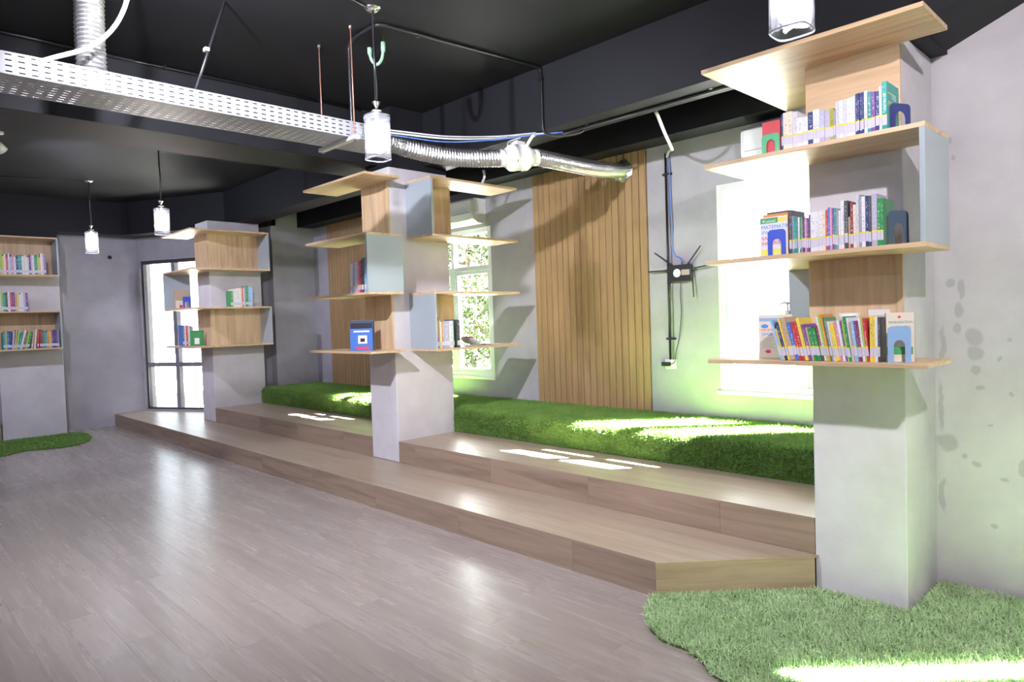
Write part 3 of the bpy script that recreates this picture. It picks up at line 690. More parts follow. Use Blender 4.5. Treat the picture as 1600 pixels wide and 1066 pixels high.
# near pillar, second shelf -------------------------------------------------------
k = .00052
S_ = [('charcoal', 22, .198), ('grey', 16, .17), ('teal', 12, .160), ('teal', 11, .160), ('grey', 11, .160), ('white', 10, .160), ('green', 10, .158), ('grey', 10, .158), ('charcoal', 11, .160), ('navy', 11, .158), ('pink', 16, .156), ('purple', 14, .154), ('charcoal', 14, .166),
      ('white', 38, .174), ('white', 30, .175), ('white', 28, .176), ('cream', 26, .177), ('red', 18, .177), ('blue', 14, .186), ('pink', 16, .184), ('purple', 16, .182), ('teal', 18, .180), ('grey', 16, .176), ('white', 14, .168),
      ('white', 32, .208), ('charcoal', 26, .205), ('tan', 14, .135), ('maroon', 22, .195), ('cream', 20, .184), ('silver', 26, .224), ('grey', 18, .222), ('white', 26, .212), ('navy', 22, .214), ('charcoal', 20, .212), ('lilac', 40, .218), ('green', 22, .196), ('green', 22, .196)]
bk2, p = row([(c, t * k, h, 0) for c, t, h in S_], -1.345, FX, ZR[2], 'X', 'the near pillar second shelf', GR2, .14, ref='from the maths cover')
bookend((p + .036, FX + .075, ZR[2]), R(62), 'bookend_slate', 'slate bookend beside the two green books on the second shelf', h=.145, base=.010)
ku = make_book((-1.482, FX + .010, ZR[2] + .0004), R(-90), 0, .009, .178, .128, 'white', 'maths workbook with green banner facing outward behind the blue bookend', GR2, sticker=False)
e = .0092
def slab(parent, mat, y0, y1, z0, z1, x=.009, name='cover_print'): return G().box(x, x + .0003, y0, y1, z0, z1).build(name, mat, parent, world=False)
slab(ku, 'ink_green', .002, .085, .150, .174); slab(ku, 'ink_yellow', .085, .126, .152, .172); slab(ku, 'ink_yellow', .002, .126, .004, .030)
X_, Z_, N_ = (0, 1, 0), (0, 0, 1), (1, 0, 0)
lettering('Kuasai', .020, 'ink_white', ku, (.0096, .012, .154), X_, Z_, N_, sx=1.2)
lettering('MATEMATIKA', .024, 'ink_blue', ku, (.0094, .006, .124), X_, Z_, N_, sx=1.0)
lettering('IPA', .024, 'ink_blue', ku, (.0094, .006, .100), X_, Z_, N_)
lettering('BAHASA', .024, 'ink_red', ku, (.0094, .006, .074), X_, Z_, N_)
lettering('INGGRIS', .024, 'ink_red', ku, (.0094, .006, .050), X_, Z_, N_)
lettering('1', .024, 'ink_navy', ku, (.0094, .108, .034), X_, Z_, N_)
bookend((-1.402, FX - .0015, ZR[2]), 0, 'bookend_blue', 'royal blue bookend in front of the maths workbook on the second shelf', w_=.085, h=.118, base=.010)
make_book((-1.472, FX + .024, ZR[2] + .0004), R(-90), 0, .011, .192, .12, 'orange', 'orange book standing just behind the maths workbook', GR2, sticker=False)
make_book((-1.460, FX + .038, ZR[2] + .0004), R(-90), 0, .011, .203, .11, 'charcoal', 'charcoal book standing behind the orange book on the second shelf', GR2, sticker=False)
# near pillar, bottom shelf: books lean to the left ---------------------------------
k = .00054
names = [('sky blue', 20, .188), ('yellow', 16, .150), ('navy', 22, .180), ('yellow', 16, .196), ('tan', 40, .200), ('blue', 30, .178), ('red', 26, .176), ('red', 26, .177), ('yellow', 26, .196), ('purple', 24, .166), ('tan', 16, .152), ('green', 30, .148), ('green', 30, .148),
         ('maroon', 18, .160), ('white', 18, .200), ('lime', 12, .210), ('orange', 14, .208), ('green', 10, .196), ('grey', 12, .180), ('white', 16, .176), ('yellow', 32, .168), ('pink', 22, .178), ('white', 18, .180), ('purple', 14, .176), ('lime', 12, .178), ('green', 16, .196),
         ('white', 14, .190), ('tan', 12, .170), ('sky blue', 22, .174), ('purple', 16, .176), ('maroon', 14, .174), ('white', 16, .188), ('lime', 12, .190), ('red', 18, .186)]
S_ = []
for i, (c, t, h) in enumerate(names):
    S_.append((c, t * k, h, -15 + 9.5 * i / len(names)))
S_ += [('yellow', 22 * k, .196, 0), ('yellow', 14 * k, .194, 0), ('white', 18 * k, .192, 0), ('charcoal', 16 * k, .188, 0)]
bk3, p = row(S_, -1.395, FX, ZR[3], 'X', 'the near pillar bottom shelf', GR3, .135, ref='from the cream cover')
pe3 = p
sm = make_book((-1.575, FX + .165, ZR[3] + .0004), R(-86), 0, .008, .210, .16, 'cream', 'cream maths textbook facing outward at the window end of the bottom shelf', GR3, sticker=False)
slab(sm, 'bookend_sky', .002, .13, .178, .194, x=.008)
lettering('MATEMATIKA', .017, 'ink_red', sm, (.0084, .012, .130), X_, Z_, N_, sx=1.0)
lettering('SMA', .024, 'ink_blue', sm, (.0084, .014, .106), X_, Z_, N_, sx=1.2)
G().lathe([(.0, 0), (.018, .0), (.018, .0003), (0, .0003)], (0, 0, 0), 16)
cl = G()
for a in range(14):
    an = 2 * math.pi * a / 14; cl.v.append((.0083, .030 + .018 * math.cos(an), .154 + .010 * math.sin(an)))
cl.f.append(tuple(range(14))); cl.build('cover_print', 'ink_blue', sm, world=False)
for i in range(9): slab(sm, 'ink_grey', .014, .014 + .06 + random.uniform(-.012, .012), .098 - i * .0065, .0995 - i * .0065, x=.008)
rd2 = G()
for a in range(10):
    an = 2 * math.pi * a / 10; rd2.v.append((.0083, .045 + (.017 if a % 2 else .012) * math.cos(an), .030 + .009 * math.sin(an)))
rd2.f.append(tuple(range(10))); rd2.build('cover_print', 'ink_red', sm, world=False)
me = make_book((pe3 + .004, FX + .05, ZR[3] + .0004), R(-58), 0, .020, .205, .105, 'cream', 'pale cream textbook facing outward behind the sky blue bookend', GR3, sticker=False)
slab(me, 'ink_green', .001, .100, .030, .062, x=.02); slab(me, 'ink_teal', .006, .04, .105, .128, x=.02)
lettering('MENINGKATKAN', .0150, 'ink_teal', me, (.0204, .008, .160), X_, Z_, N_, sx=.78)
lettering('HORMON', .017, 'ink_teal', me, (.0204, .022, .138), X_, Z_, N_, sx=.9)
dl = G().box(.0202, .0204, .045, .055, .182, .192).build('cover_print', 'ink_red', me, world=False)
bookend((pe3 + .068, FX + .018, ZR[3]), R(32), 'bookend_sky', 'sky blue bookend at the stained wall end of the bottom shelf', w_=.088, h=.150, base=.016)
# things behind the bottom row
def bowl(loc, r_, h, label):
    t = tag(G().lathe([(0, 0), (r_ * .5, 0), (r_ * .55, .006), (r_ * .9, h * .55), (r_, h), (r_ * .96, h), (r_ * .86, h * .55), (r_ * .5, .01), (0, .008)], (0, 0, 0), 28).build('bowl', 'white_plastic', smooth=True), label, 'bowl')
    t.location = loc; return t
pb = thing('pump_bottle', 'white pump bottle standing behind the cream maths textbook', 'bottle', (-1.70, 3.86, ZR[3]))
G().lathe([(0, .0005), (.03, .0005), (.032, .006), (.032, .15), (.026, .175), (.012, .19), (.012, .20), (0, .20)], (-1.70, 3.86, ZR[3]), 20).build('bottle_body', 'white_plastic', pb, smooth=True)
G().lathe([(.015, .195), (.016, .195), (.016, .225), (.006, .23), (.005, .262), (.014, .264), (.014, .276), (0, .278)], (-1.70, 3.86, ZR[3]), 14).build('pump_head', 'white_plastic', pb, smooth=True)
G().tube(catmull([(-1.70, 3.86, ZR[3] + .27), (-1.715, 3.85, ZR[3] + .274), (-1.735, 3.84, ZR[3] + .264)], 5), .005, 8).build('pump_spout', 'white_plastic', pb, smooth=True)
bs = thing('book_box', 'grey storage box hidden behind the leaning books on the bottom shelf', 'box', (-1.2, 3.30, ZR[3]))
g = G().box(-1.33, -1.00, 3.26, 3.38, ZR[3] + .0005, ZR[3] + .135); g.build('box_body', 'laminate_edge', bs)
bx('box_lid', 'laminate_edge', bs, -1.335, -.995, 3.255, 3.385, ZR[3] + .1355, ZR[3] + .150, bevel=.002)
bowl((-1.175, 3.315, ZR[3] + .1502), .048, .058, 'white bowl showing above the leaning books on the bottom shelf')
wb = make_book((-1.08, 3.30, ZR[3] + .1506), R(-90), 0, .012, .07, .085, 'white', 'white booklet showing above the leaning books next to the bowl', GR3, sticker=False)

# middle pillar ------------------------------------------------------------------
row([(c, t * 2.0, h * 1.24, tl_) for c, t, h, tl_ in [('white', .018, .205, 5), ('lilac', .018, .205, 4), ('white', .016, .21, 4), ('pink', .018, .212, 3), ('red', .014, .215, 3), ('charcoal', .018, .228, 2), ('sky blue', .014, .222, 1)]], -5.14, 3.09, ZM[2], 'X', 'the second tier of the middle pillar', 'books on the second tier of the middle pillar', .18, ref='from the slatted panel side')
g = 'magazines on the lower tier of the middle pillar'
for i, (c, h) in enumerate((('blue', .215), ('charcoal', .23), ('grey', .232), ('charcoal', .235))):
    b_ = make_book((-5.175 - i * .62 * .0125, 3.10 + i * .79 * .0125, ZM[3] + .0006), R(-52), R(-4), .010, h * 1.12, .20, c, '%s magazine leaning on the middle pillar lower tier, %s from the front' % (c, ORD[i]), g, sticker=False)
    if i == 0: MAG = b_
for (y0_, y1_, z0_, z1_, m_) in ((.002, .198, .19, .238, 'black_plastic'), (.03, .17, .158, .172, 'ink_white'), (.07, .15, .06, .13, 'ink_white'), (.09, .13, .075, .105, 'black_plastic'), (.05, .17, .012, .034, 'ink_red')):
    G().box(.010, .0104 + (.0003 if m_ == 'black_plastic' else 0), y0_, y1_, z0_, z1_).build('cover_print', m_, MAG, world=False)
M3 = [(c_, t_ * 1.2, h_ * 1.32) for c_, t_, h_ in [('purple', .014, .205), ('yellow', .014, .185), ('white', .012, .175), ('orange', .012, .175), ('sky blue', .014, .176), ('lilac', .045, .178), ('white', .030, .178), ('sky blue', .010, .180)]]
_, p = row(M3, 3.612, -4.62, ZM[3] - .004, 'Y', 'the lower right tier of the middle pillar', 'books on the lower right tier of the middle pillar', .17, ref='from the dark divider', stripe=False)
make_book((-4.66, p + .004, ZM[3] - .0036 + .0), math.pi / 2, 0, .030, .235, .17, 'green', 'dark green book leaning beside the black book on the middle pillar', 'books on the lower right tier of the middle pillar')
make_book((-4.63, p + .038, ZM[3] - .0036), math.pi / 2, 0, .036, .245, .17, 'charcoal', 'thick black book at the window end of the middle pillar row', 'books on the lower right tier of the middle pillar')
mg = thing('open_magazine', 'open magazine lying with curled pages at the window end of the middle pillar shelf', 'magazine', (-4.75, 4.16, ZM[3] - .004))
def sheet(name, mat, pts, w0, w1, th=.0015):
    v = []; f = []
    for i, (yy_, zz_) in enumerate(pts): v += [(w0, yy_, zz_), (w1, yy_, zz_), (w0, yy_, zz_ + th), (w1, yy_, zz_ + th)]
    for i in range(len(pts) - 1):
        a, b = 4 * i, 4 * i + 4; f += [(a, a + 1, b + 1, b), (a + 2, b + 2, b + 3, a + 3), (a, b, b + 2, a + 2), (a + 1, a + 3, b + 3, b + 1)]
    n_ = 4 * len(pts) - 4; f += [(0, 2, 3, 1), (n_, n_ + 1, n_ + 3, n_ + 2)]
    return G().add(v, f).build(name, mat, mg, world=False)
sheet('lower_page', 'paper', [(-.10, .0006), (0, .0006), (.12, .003), (.22, .0006)], -.11, .11)
sheet('curled_page', 'sticker_white', [(-.105, .075), (-.09, .055), (-.06, .032), (-.02, .018), (.05, .011), (.14, .008), (.21, .005)], -.11, .10)
sheet('curled_cover', 'ink_red', [(-.10, .085), (-.08, .064), (-.05, .045)], -.105, .07)
# far pillar ---------------------------------------------------------------------
GL = 'books on the far pillar'
Lr = [('green', .028, .15), ('cream', .014, .165), ('white', .016, .168), ('white', .060, .170), ('cream', .016, .180), ('red', .014, .186), ('white', .016, .180), ('grey', .014, .192), ('green', .028, .200), ('sky blue', .026, .185), ('sky blue', .026, .185)]
row([(c_, t_ * 1.1, h_ * 1.36) for c_, t_, h_ in Lr], 3.55, -8.79, ZL[2], 'Y', 'the second tier of the far pillar', GL, .15, ref='from the window side', stripe=False)
fb = make_book((-9.725, 3.17, ZL[2] + .0004), R(8), 0, .02, .26, .20, 'tan', 'tan picture book facing the room on the far pillar, in front of the dark divider', GL, sticker=False)
slab(fb, 'ink_cream', .01, .15, .02, .12, x=.02); slab(fb, 'ink_red', .06, .10, .02, .06, x=.0203)
bookend((-9.66, 3.31, ZL[2]), R(90), 'bookend_blue', 'blue bookend in front of the tan picture book on the far pillar', h=.17, base=.03)
row([('blue', .020, .275), ('cream', .024, .27), ('red', .018, .268), ('white', .03, .27), ('grey', .022, .262), ('pink', .018, .25)], 3.20, -9.55, ZL[3], 'Y', 'the lower tier of the far pillar', GL, .16, ref='from the dark framed window', stripe=False)
gb = make_book((-9.23, 3.18, ZL[3] + .0004), 0, 0, .012, .20, .17, 'green', 'green picture book facing the room on the lower tier of the far pillar', GL, sticker=False)
slab(gb, 'ink_white', .05, .11, .02, .10, x=.012)
# wall shelf at the far end --------------------------------------------------------
GA = 'books on the far wall shelf'
def rand_row(cols, n_, hmin, hmax, tmin, tmax, tilts=None):
    out = []
    for i in range(n_):
        out.append((cols[i % len(cols)], random.uniform(tmin, tmax), random.uniform(hmin, hmax), (tilts[i] if tilts else 0)))
    return out
c1 = ['yellow', 'sky blue', 'charcoal', 'tan', 'green', 'lime', 'yellow', 'white', 'red', 'white', 'sky blue', 'pink', 'white', 'navy', 'teal', 'teal', 'white', 'cream', 'white', 'silver', 'navy', 'pink', 'white', 'teal', 'green', 'lime', 'orange', 'white', 'lilac', 'purple']
row(rand_row(c1, 30, .22, .285, .016, .023), 1.34, -10.79, ZA[1], 'Y', 'the top tier of the far wall shelf', GA, .16, ref='from the picture edge', stripe=False)
c2 = ['white', 'white', 'lime', 'teal', 'charcoal', 'white', 'red', 'purple', 'tan', 'yellow', 'white', 'white', 'lilac', 'purple']
row(rand_row(c2, 14, .215, .26, .018, .026), 1.385, -10.79, ZA[2], 'Y', 'the middle tier of the far wall shelf', GA, .16, ref='from the picture edge', stripe=False)
c3 = ['teal', 'lime', 'blue', 'navy', 'lilac', 'tan', 'lime', 'teal', 'white', 'brown', 'lime', 'green', 'tan', 'cream', 'red', 'maroon', 'brown', 'teal', 'grey', 'orange', 'yellow', 'purple', 'navy', 'purple', 'grey']
tl = [0, 0, 0, 0, 6, 8, 10, 12, 14, 14, 13, 13, 8, 6, 3, 0, 0, 0, 0, 0, 0, 0, 0, 0, 0]
row(rand_row(c3, 25, .215, .25, .018, .025, tl), 1.435, -10.79, ZA[3], 'Y', 'the bottom tier of the far wall shelf', GA, .16, ref='from the picture edge', stripe=False)

# ------------------------------------------------------------------ pendant lamps
def pendant(x, y, label, ztop=ZC):
    t = thing('pendant_lamp', label, 'lamp', (x, y, ztop), group='glass pendant lamps')
    c = (x, y, 0)
    G().lathe([(0, ztop), (.055, ztop), (.055, ztop - .006), (.028, ztop - .02), (.010, ztop - .026), (0, ztop - .026)], c, 24).build('canopy', 'chrome', t, smooth=True)
    G().tube([(x, y, ztop - .02), (x, y, 2.715)], .0085, 10).build('stem', 'black_pipe', t, smooth=True)
    G().lathe([(0, 2.725), (.026, 2.722), (.027, 2.716), (.006, 2.682), (.006, 2.674), (.030, 2.670), (.030, 2.664), (.010, 2.660), (.010, 2.654), (.028, 2.650), (.028, 2.645), (.012, 2.640), (.012, 2.60), (0, 2.60)], c, 24).build('finial', 'chrome', t, smooth=True)
    q = 4.0; ro, ri = .066, .060
    G().lathe([(ri, 2.375), (ro, 2.375), (ro, 2.64), (.012, 2.642), (.012, 2.638), (ri, 2.634), (ri, 2.375)], c, 48, power=q).build('glass_shade', 'lamp_glass', t, smooth=True)
    for zz in (2.378, 2.622): G().lathe([(ro + .0004, zz), (ro + .0012, zz), (ro + .0012, zz + .006), (ro + .0004, zz + .006), (ro + .0004, zz)], c, 48, power=q).build('rim_band', 'grey_frame', t, smooth=True)
    G().lathe([(0, 2.425), (.040, 2.425), (.043, 2.43), (.043, 2.575), (.035, 2.59), (0, 2.59)], c, 24).build('diffuser', 'bulb_glow', t, smooth=True)
    return t
pendant(-3.49, 2.33, 'lit glass pendant lamp in front of the middle pillar, right at the cable tray end')
pendant(-1.04, 2.44, 'lit glass pendant lamp cut by the top edge above the near pillar shelf')
pendant(-7.52, 2.37, 'lit glass pendant lamp hanging by the far pillar')
pendant(-9.69, 2.23, 'lit glass pendant lamp furthest away near the far wall')
def spot_lamp(x, y, aim, label, power, lc_, cone=142):
    t = thing('ceiling_spotlight', label, 'lamp', (x, y, ZC), group='ceiling spotlights')
    d_ = np.array(aim) - np.array([x, y, ZC - .13]); d_ /= np.linalg.norm(d_); c_ = np.array([x, y, ZC - .13])
    G().lathe([(0, ZC), (.05, ZC), (.05, ZC - .018), (.012, ZC - .022), (.012, ZC - .10), (0, ZC - .10)], (x, y, 0), 20).build('ceiling_mount', 'white_plastic', t, smooth=True)
    G().tube([c_ - d_ * .05, c_ - d_ * .045, c_ + d_ * .06, c_ + d_ * .06, c_ + d_ * .052], 1, 20, radii=[.02, .04, .045, .040, .038], caps=False).build('spot_housing', 'white_plastic', t, smooth=True)
    G().tube([c_ + d_ * .048, c_ + d_ * .052], .037, 20).build('spot_lens', 'bulb_glow', t)
    l = bpy.data.lights.new('lamp_light', 'SPOT'); l.energy = power; l.shadow_soft_size = .035; l.color = lc_; l.spot_size = R(cone); l.spot_blend = .65
    o = bpy.data.objects.new('lamp_light', l); COL.objects.link(o); o.parent = t; p_ = c_ + d_ * .07 - np.array([x, y, ZC]); o.location = tuple(p_)
    o.rotation_euler = Vector(d_).to_track_quat('-Z', 'Y').to_euler()
spot_lamp(-7.80, 1.08, (-9.2, 3.6, .9), 'ceiling spotlight at the picture edge aimed at the far pillar', KEY * .75, (.80, .77, 1.0))
spot_lamp(-3.12, .80, (-5.0, 3.5, .9), 'ceiling spotlight above the cable tray aimed at the middle pillar', KEY * 1.9, (.88, .86, 1.0))
spot_lamp(.60, .86, (-.9, 3.5, .9), 'ceiling spotlight above the viewer aimed at the near pillar', KEY * 1.2, (1.0, .90, 1.0))
spot_lamp(-7.80, -2.2, (-10.5, .5, .3), 'added unseen fill spotlight over the far rear floor', KEY * .5, (.78, .77, 1.0), 170)  # added fill lamp out of view, lifts light at the far end
spot_lamp(-3.50, -2.2, (-4.5, 1.5, 0), 'added unseen fill spotlight over the rear floor', KEY * .5, (.80, .80, 1.0), 170)  # second added fill lamp, unseen, softens the shadows

# ------------------------------------------------------------------ cable tray
TX0, TX1, TY0, TY1, TZ0, TZ1 = -4.15, -3.83, -1.6, 2.66, 2.588, 2.69
tr = thing('cable_tray', 'long perforated white metal cable tray hanging below the ceiling', 'cable tray', (-3.99, .5, TZ0))
def perforated(name, rows, plane, lo, hi, pitch=.050, slot=.026, sh=.0065, th=.0018):
    g = G()
    def put(a0, a1, y0, y1):
        if plane == 'B': g.box(a0, a1, y0, y1, TZ0, TZ0 + th)
        elif plane == 'N': g.box(TX1 - th, TX1, y0, y1, a0, a1)
        else: g.box(TX0, TX0 + th, y0, y1, a0, a1)
    cs = [lo + (hi - lo) * (i + .5) / rows for i in range(rows)]; prev = lo
    for c in cs:
        put(prev, c - sh / 2, TY0, TY1); y = TY0
        while y < TY1 - .01:
            e_ = min(TY1, y + pitch - slot); put(c - sh / 2, c + sh / 2, y, e_); y += pitch
        prev = c + sh / 2
    put(prev, hi, TY0, TY1)
    return g.build(name, 'tray_paint', tr)
perforated('near_side', 4, 'N', TZ0, TZ1); perforated('far_side', 4, 'F', TZ0, TZ1)
o = perforated('tray_bottom', 8, 'B', TX0 + .002, TX1 - .002, sh=.005)
bx('top_lip', 'tray_paint', tr, TX1 - .014, TX1 - .0018, TY0, TY1, TZ1 - .002, TZ1)
bx('top_lip', 'tray_paint', tr, TX0 + .0018, TX0 + .014, TY0, TY1, TZ1 - .002, TZ1)
for yy_ in (2.36, -.2):
    hg = thing('tray_hanger', 'steel channel bracket with threaded rods holding the cable tray' + (' near its end' if yy_ > 1 else ' behind the viewer'), 'bracket', (-3.99, yy_, TZ0))
    bx('channel', 'galvanised', hg, -4.22, -3.76, yy_ - .02, yy_ + .02, TZ0 - .024, TZ0 - .0005, bevel=.002)
    for xx in (-4.19, -3.79):
        G().tube([(xx, yy_, TZ0 - .03), (xx, yy_, ZC)], .0042, 8).build('threaded_rod', 'copper_rod', hg, smooth=True)
        G().lathe([(0, TZ0 - .034), (.009, TZ0 - .034), (.009, TZ0 - .024)], (xx, yy_, 0), 6).build('nut', 'chrome', hg)
        G().lathe([(0, ZC), (.014, ZC), (.012, ZC - .012), (0, ZC - .012)], (xx, yy_, 0), 10).build('anchor', 'chrome', hg)

# ------------------------------------------------------------------ ducts, fan, cables
def duct(name, label, pts, r_, parent=None, seed=1):
    path = catmull(pts, 40); P = np.array(path); seg = np.r_[0, np.cumsum(np.linalg.norm(np.diff(P, axis=0), axis=1))]
    n_ = int(seg[-1] / .011); s = np.linspace(0, seg[-1], n_); Q = np.stack([np.interp(s, seg, P[:, i]) for i in range(3)], 1)
    rad = [r_ * (1 + (.075 if i % 2 else -.075) + random.uniform(-.012, .012)) for i in range(n_)]
    return tag(G().tube(list(Q), r_, 20, radii=rad).build(name, 'foil'), label, 'duct')
duct('flexible_duct', 'silver flexible foil duct sagging from the cable tray to the white fan', [(-4.0, 2.5, 2.668), (-3.985, 2.70, 2.655), (-3.94, 2.95, 2.612), (-3.87, 3.22, 2.588), (-3.79, 3.42, 2.592), (-3.735, 3.555, 2.602)], .062)
duct('flexible_duct', 'silver flexible foil duct from the white fan to the slatted wood panel', [(-3.625, 3.86, 2.63), (-3.60, 4.05, 2.622), (-3.585, 4.4, 2.618), (-3.585, 4.7, 2.635), (-3.59, 4.885, 2.655)], .060)
duct('flexible_duct', 'silver flexible foil duct standing upright from the cable tray to the ceiling', [(-4.0, .965, TZ0 + .006), (-4.0, .96, 2.85), (-4.005, .965, 3.05), (-4.0, .97, ZC - .002)], .066)
fc = thing('duct_flange', 'crumpled silver foil collar where the duct meets the slatted wood panel', 'duct', (-3.59, 4.9, 2.655))
g = G(); nn = 26; vv = []; ff = []
for ring, (rad_, yy_) in enumerate(((.058, 4.868), (.066, 4.884), (.085, 4.896), (.096, 4.906))):
    for q in range(nn):
        a = 2 * math.pi * q / nn; jr = rad_ * (1 + (random.uniform(-.10, .14) if ring > 1 else random.uniform(-.03, .03)))
        vv.append((-3.59 + jr * math.cos(a), yy_ + random.uniform(-.004, .002), 2.655 + jr * math.sin(a)))
for i in range(3):
    for q in range(nn): ff.append((i * nn + q, i * nn + (q + 1) % nn, (i + 1) * nn + (q + 1) % nn, (i + 1) * nn + q))
g.add(vv, ff).build('foil_collar', 'foil', fc)
fa = thing('duct_fan', 'white inline duct fan hanging between two silver foil ducts', 'fan', (-3.68, 3.705, 2.615))
fd = np.array([.11, .305, .028]); fd /= np.linalg.norm(fd); fcn = np.array([-3.68, 3.708, 2.616])
def along(prof, n_=28):
    return G().tube([fcn + fd * s for s, _ in prof], 1, n_, radii=[r_ for _, r_ in prof])
along([(-.165, .060), (-.162, .0645), (-.115, .0645), (-.112, .060)]).build('inlet_collar', 'white_plastic', fa, smooth=True)
along([(-.112, .066), (-.075, .092), (-.068, .098), (-.03, .100), (-.028, .096), (.028, .096), (.03, .100), (.068, .098), (.075, .092), (.112, .066)]).build('fan_housing', 'white_plastic', fa, smooth=True)
along([(.112, .060), (.115, .0645), (.162, .0645), (.165, .060)]).build('outlet_collar', 'white_plastic', fa, smooth=True)
for s in (-.05, .05): along([(s - .006, .0985), (s - .006, .103), (s + .006, .103), (s + .006, .0985)]).build('clamp_band', 'white_plastic', fa, smooth=True)
bx('terminal_box', 'white_plastic', fa, -3.72, -3.64, 3.66, 3.75, 2.705, 2.735, bevel=.004)
kb = G().lathe([(0, 0), (.011, 0), (.011, .012), (0, .012)], (0, 0, 0), 12); vx = [(-3.615 + z, 3.635, 2.575 + y) for x, y, z in kb.v]; kb.v = vx; kb.build('cable_gland', 'black_plastic', fa)
G().tube(catmull([(-3.60, 3.72, 2.69), (-3.575, 3.76, 2.76), (-3.59, 3.82, 2.796)], 8), .012, 10).build('hanger_strap', 'white_plastic', fa, smooth=True)
G().tube(catmull([(-3.76, 3.69, 2.68), (-3.77, 3.70, 2.75), (-3.75, 3.81, 2.797)], 8), .006, 8).build('hanger_strap', 'white_plastic', fa, smooth=True)
def cable(name, label, pts, r_, mat, cat='cable', n_=10, grp=None):
    return tag(G().tube(catmull(pts, n_), r_, 10).build(name, mat, smooth=True), label, cat, grp)
cable('flexible_conduit', 'thick white flexible conduit curving up from the cable tray beside the upright duct', [(-3.86, .70, 2.675), (-3.86, .78, 2.72), (-3.86, .92, 2.80), (-3.86, 1.03, 2.92), (-3.855, 1.10, 3.08), (-3.85, 1.12, ZC - .001)], .011, 'white_plastic', 'conduit')
cb = thing('cable_bundle', 'white and blue cables running together from the cable tray end to the ceiling beam', 'cable', (-3.9, 2.55, 2.67))
for nm, pts, rr_, mt_ in (('white_cable', [(-3.90, 2.55, 2.675), (-3.88, 2.75, 2.685), (-3.80, 3.1, 2.69), (-3.72, 3.45, 2.73), (-3.60, 3.74, 2.778), (-3.50, 3.86, 2.788)], .006, 'white_plastic'),
                          ('blue_cable', [(-3.91, 2.55, 2.668), (-3.89, 2.78, 2.675), (-3.82, 3.12, 2.674), (-3.71, 3.48, 2.722), (-3.58, 3.76, 2.772), (-3.42, 3.93, 2.790)], .0045, 'blue_wire'),
                          ('pale_cable', [(-3.885, 2.55, 2.690), (-3.865, 2.76, 2.698), (-3.785, 3.12, 2.705), (-3.68, 3.5, 2.745), (-3.56, 3.78, 2.790)], .005, 'laminate_edge')):
    G().tube(catmull(pts, 10), rr_, 10).build(nm, mt_, cb, smooth=True)
r_ = .011
cp = thing('ceiling_conduit', 'black conduit bent across the ceiling and down the pillar-line beam', 'conduit', (-3.6, 2.6, ZC))
G().tube(catmull([(-3.995, 2.47, TZ1 - .02), (-3.995, 2.47, 2.95), (-3.995, 2.47, 3.17), (-3.985, 2.465, 3.23), (-3.93, 2.46, ZC - .012), (-3.80, 2.45, ZC - .012), (-3.66, 2.455, ZC - .012), (-3.62, 2.50, ZC - .012), (-3.605, 2.58, ZC - .012), (-3.56, 3.1, ZC - .012), (-3.50, 3.74, ZC - .012), (-3.495, 3.785, ZC - .03), (-3.49, 3.788, ZC - .08), (-3.49, 3.788, 3.0), (-3.49, 3.788, 2.84), (-3.485, 3.80, 2.785), (-3.46, 3.86, 2.762), (-3.40, 3.93, 2.758), (-3.33, 4.0, 2.775), (-3.30, 4.03, 2.797)], 6), r_, 10).build('pipe', 'black_pipe', cp, smooth=True)
bx('saddle_clip', 'black_pipe', cp, -3.62, -3.585, 2.735, 2.755, ZC - .026, ZC)
bx('saddle_clip', 'black_pipe', cp, -3.508, -3.472, 3.772, 3.80, 3.16, 3.18)
bc = thing('ceiling_conduit', 'black conduit running along the underside of the pillar-line beam', 'conduit', (-2.5, 3.95, ZB))
G().tube([(-3.45, 3.955, ZB - .010), (-1.6, 3.975, ZB - .010)], .011, 10).build('pipe', 'black_pipe', bc, smooth=True)
for xx in (-3.2, -2.2): bx('saddle_clip', 'galvanised', bc, xx - .01, xx + .01, 3.94, 3.985, ZB - .004, ZB)
ec = thing('ceiling_conduit', 'thin black conduit along the foot of the cross beam at the ceiling', 'conduit', (-5.19, 1.5, ZC))
G().tube([(-5.188, -1.0, ZC - .012), (-5.188, 3.3, ZC - .012)], .011, 8).build('pipe', 'black_pipe', ec, smooth=True)
for yy_ in (.4, 1.7, 2.9): bx('saddle_clip', 'black_pipe', ec, -5.205, -5.17, yy_ - .008, yy_ + .008, ZC - .026, ZC)
sc = thing('ceiling_conduit', 'slanted thin conduit dropping from the ceiling into the cable tray', 'conduit', (-3.95, 1.55, ZC))
G().tube([(-3.95, 1.64, ZC), (-3.95, 1.42, TZ1 - .06)], .008, 8).build('pipe', 'black_pipe', sc, smooth=True)
bx('saddle_clip', 'galvanised', sc, -3.967, -3.933, 1.51, 1.535, 2.955, 2.975)
lc = cable('lamp_cable', 'thin cable on the ceiling feeding the furthest pendant lamp', [(-9.69, 2.23, ZC - .006), (-9.9, 1.5, ZC - .006), (-10.2, .6, ZC - .006)], .006, 'black_pipe')
lc2 = cable('lamp_cable', 'dark conduit on the ceiling feeding the pendant lamp by the tray end', [(-3.49, 2.30, ZC - .008), (-3.42, 2.0, ZC - .008), (-3.3, 1.2, ZC - .008)], .009, 'black_pipe')
hp = [np.array(q) for q in ((-3.81, 2.509, 3.179), (-3.809, 2.509, 3.138), (-3.797, 2.519, 3.091), (-3.778, 2.537, 3.07), (-3.757, 2.56, 3.098), (-3.749, 2.571, 3.155), (-3.749, 2.574, 3.213), (-3.749, 2.574, ZC - .001))]
hkt = thing('pipe_elbow', 'pale green curved pipe elbow hooked from the ceiling by the pendant lamp', 'pipe', tuple(hp[-1]))
G().tube([hp[-2], hp[-1]], .003, 8).build('hanger_rod', 'black_pipe', hkt)
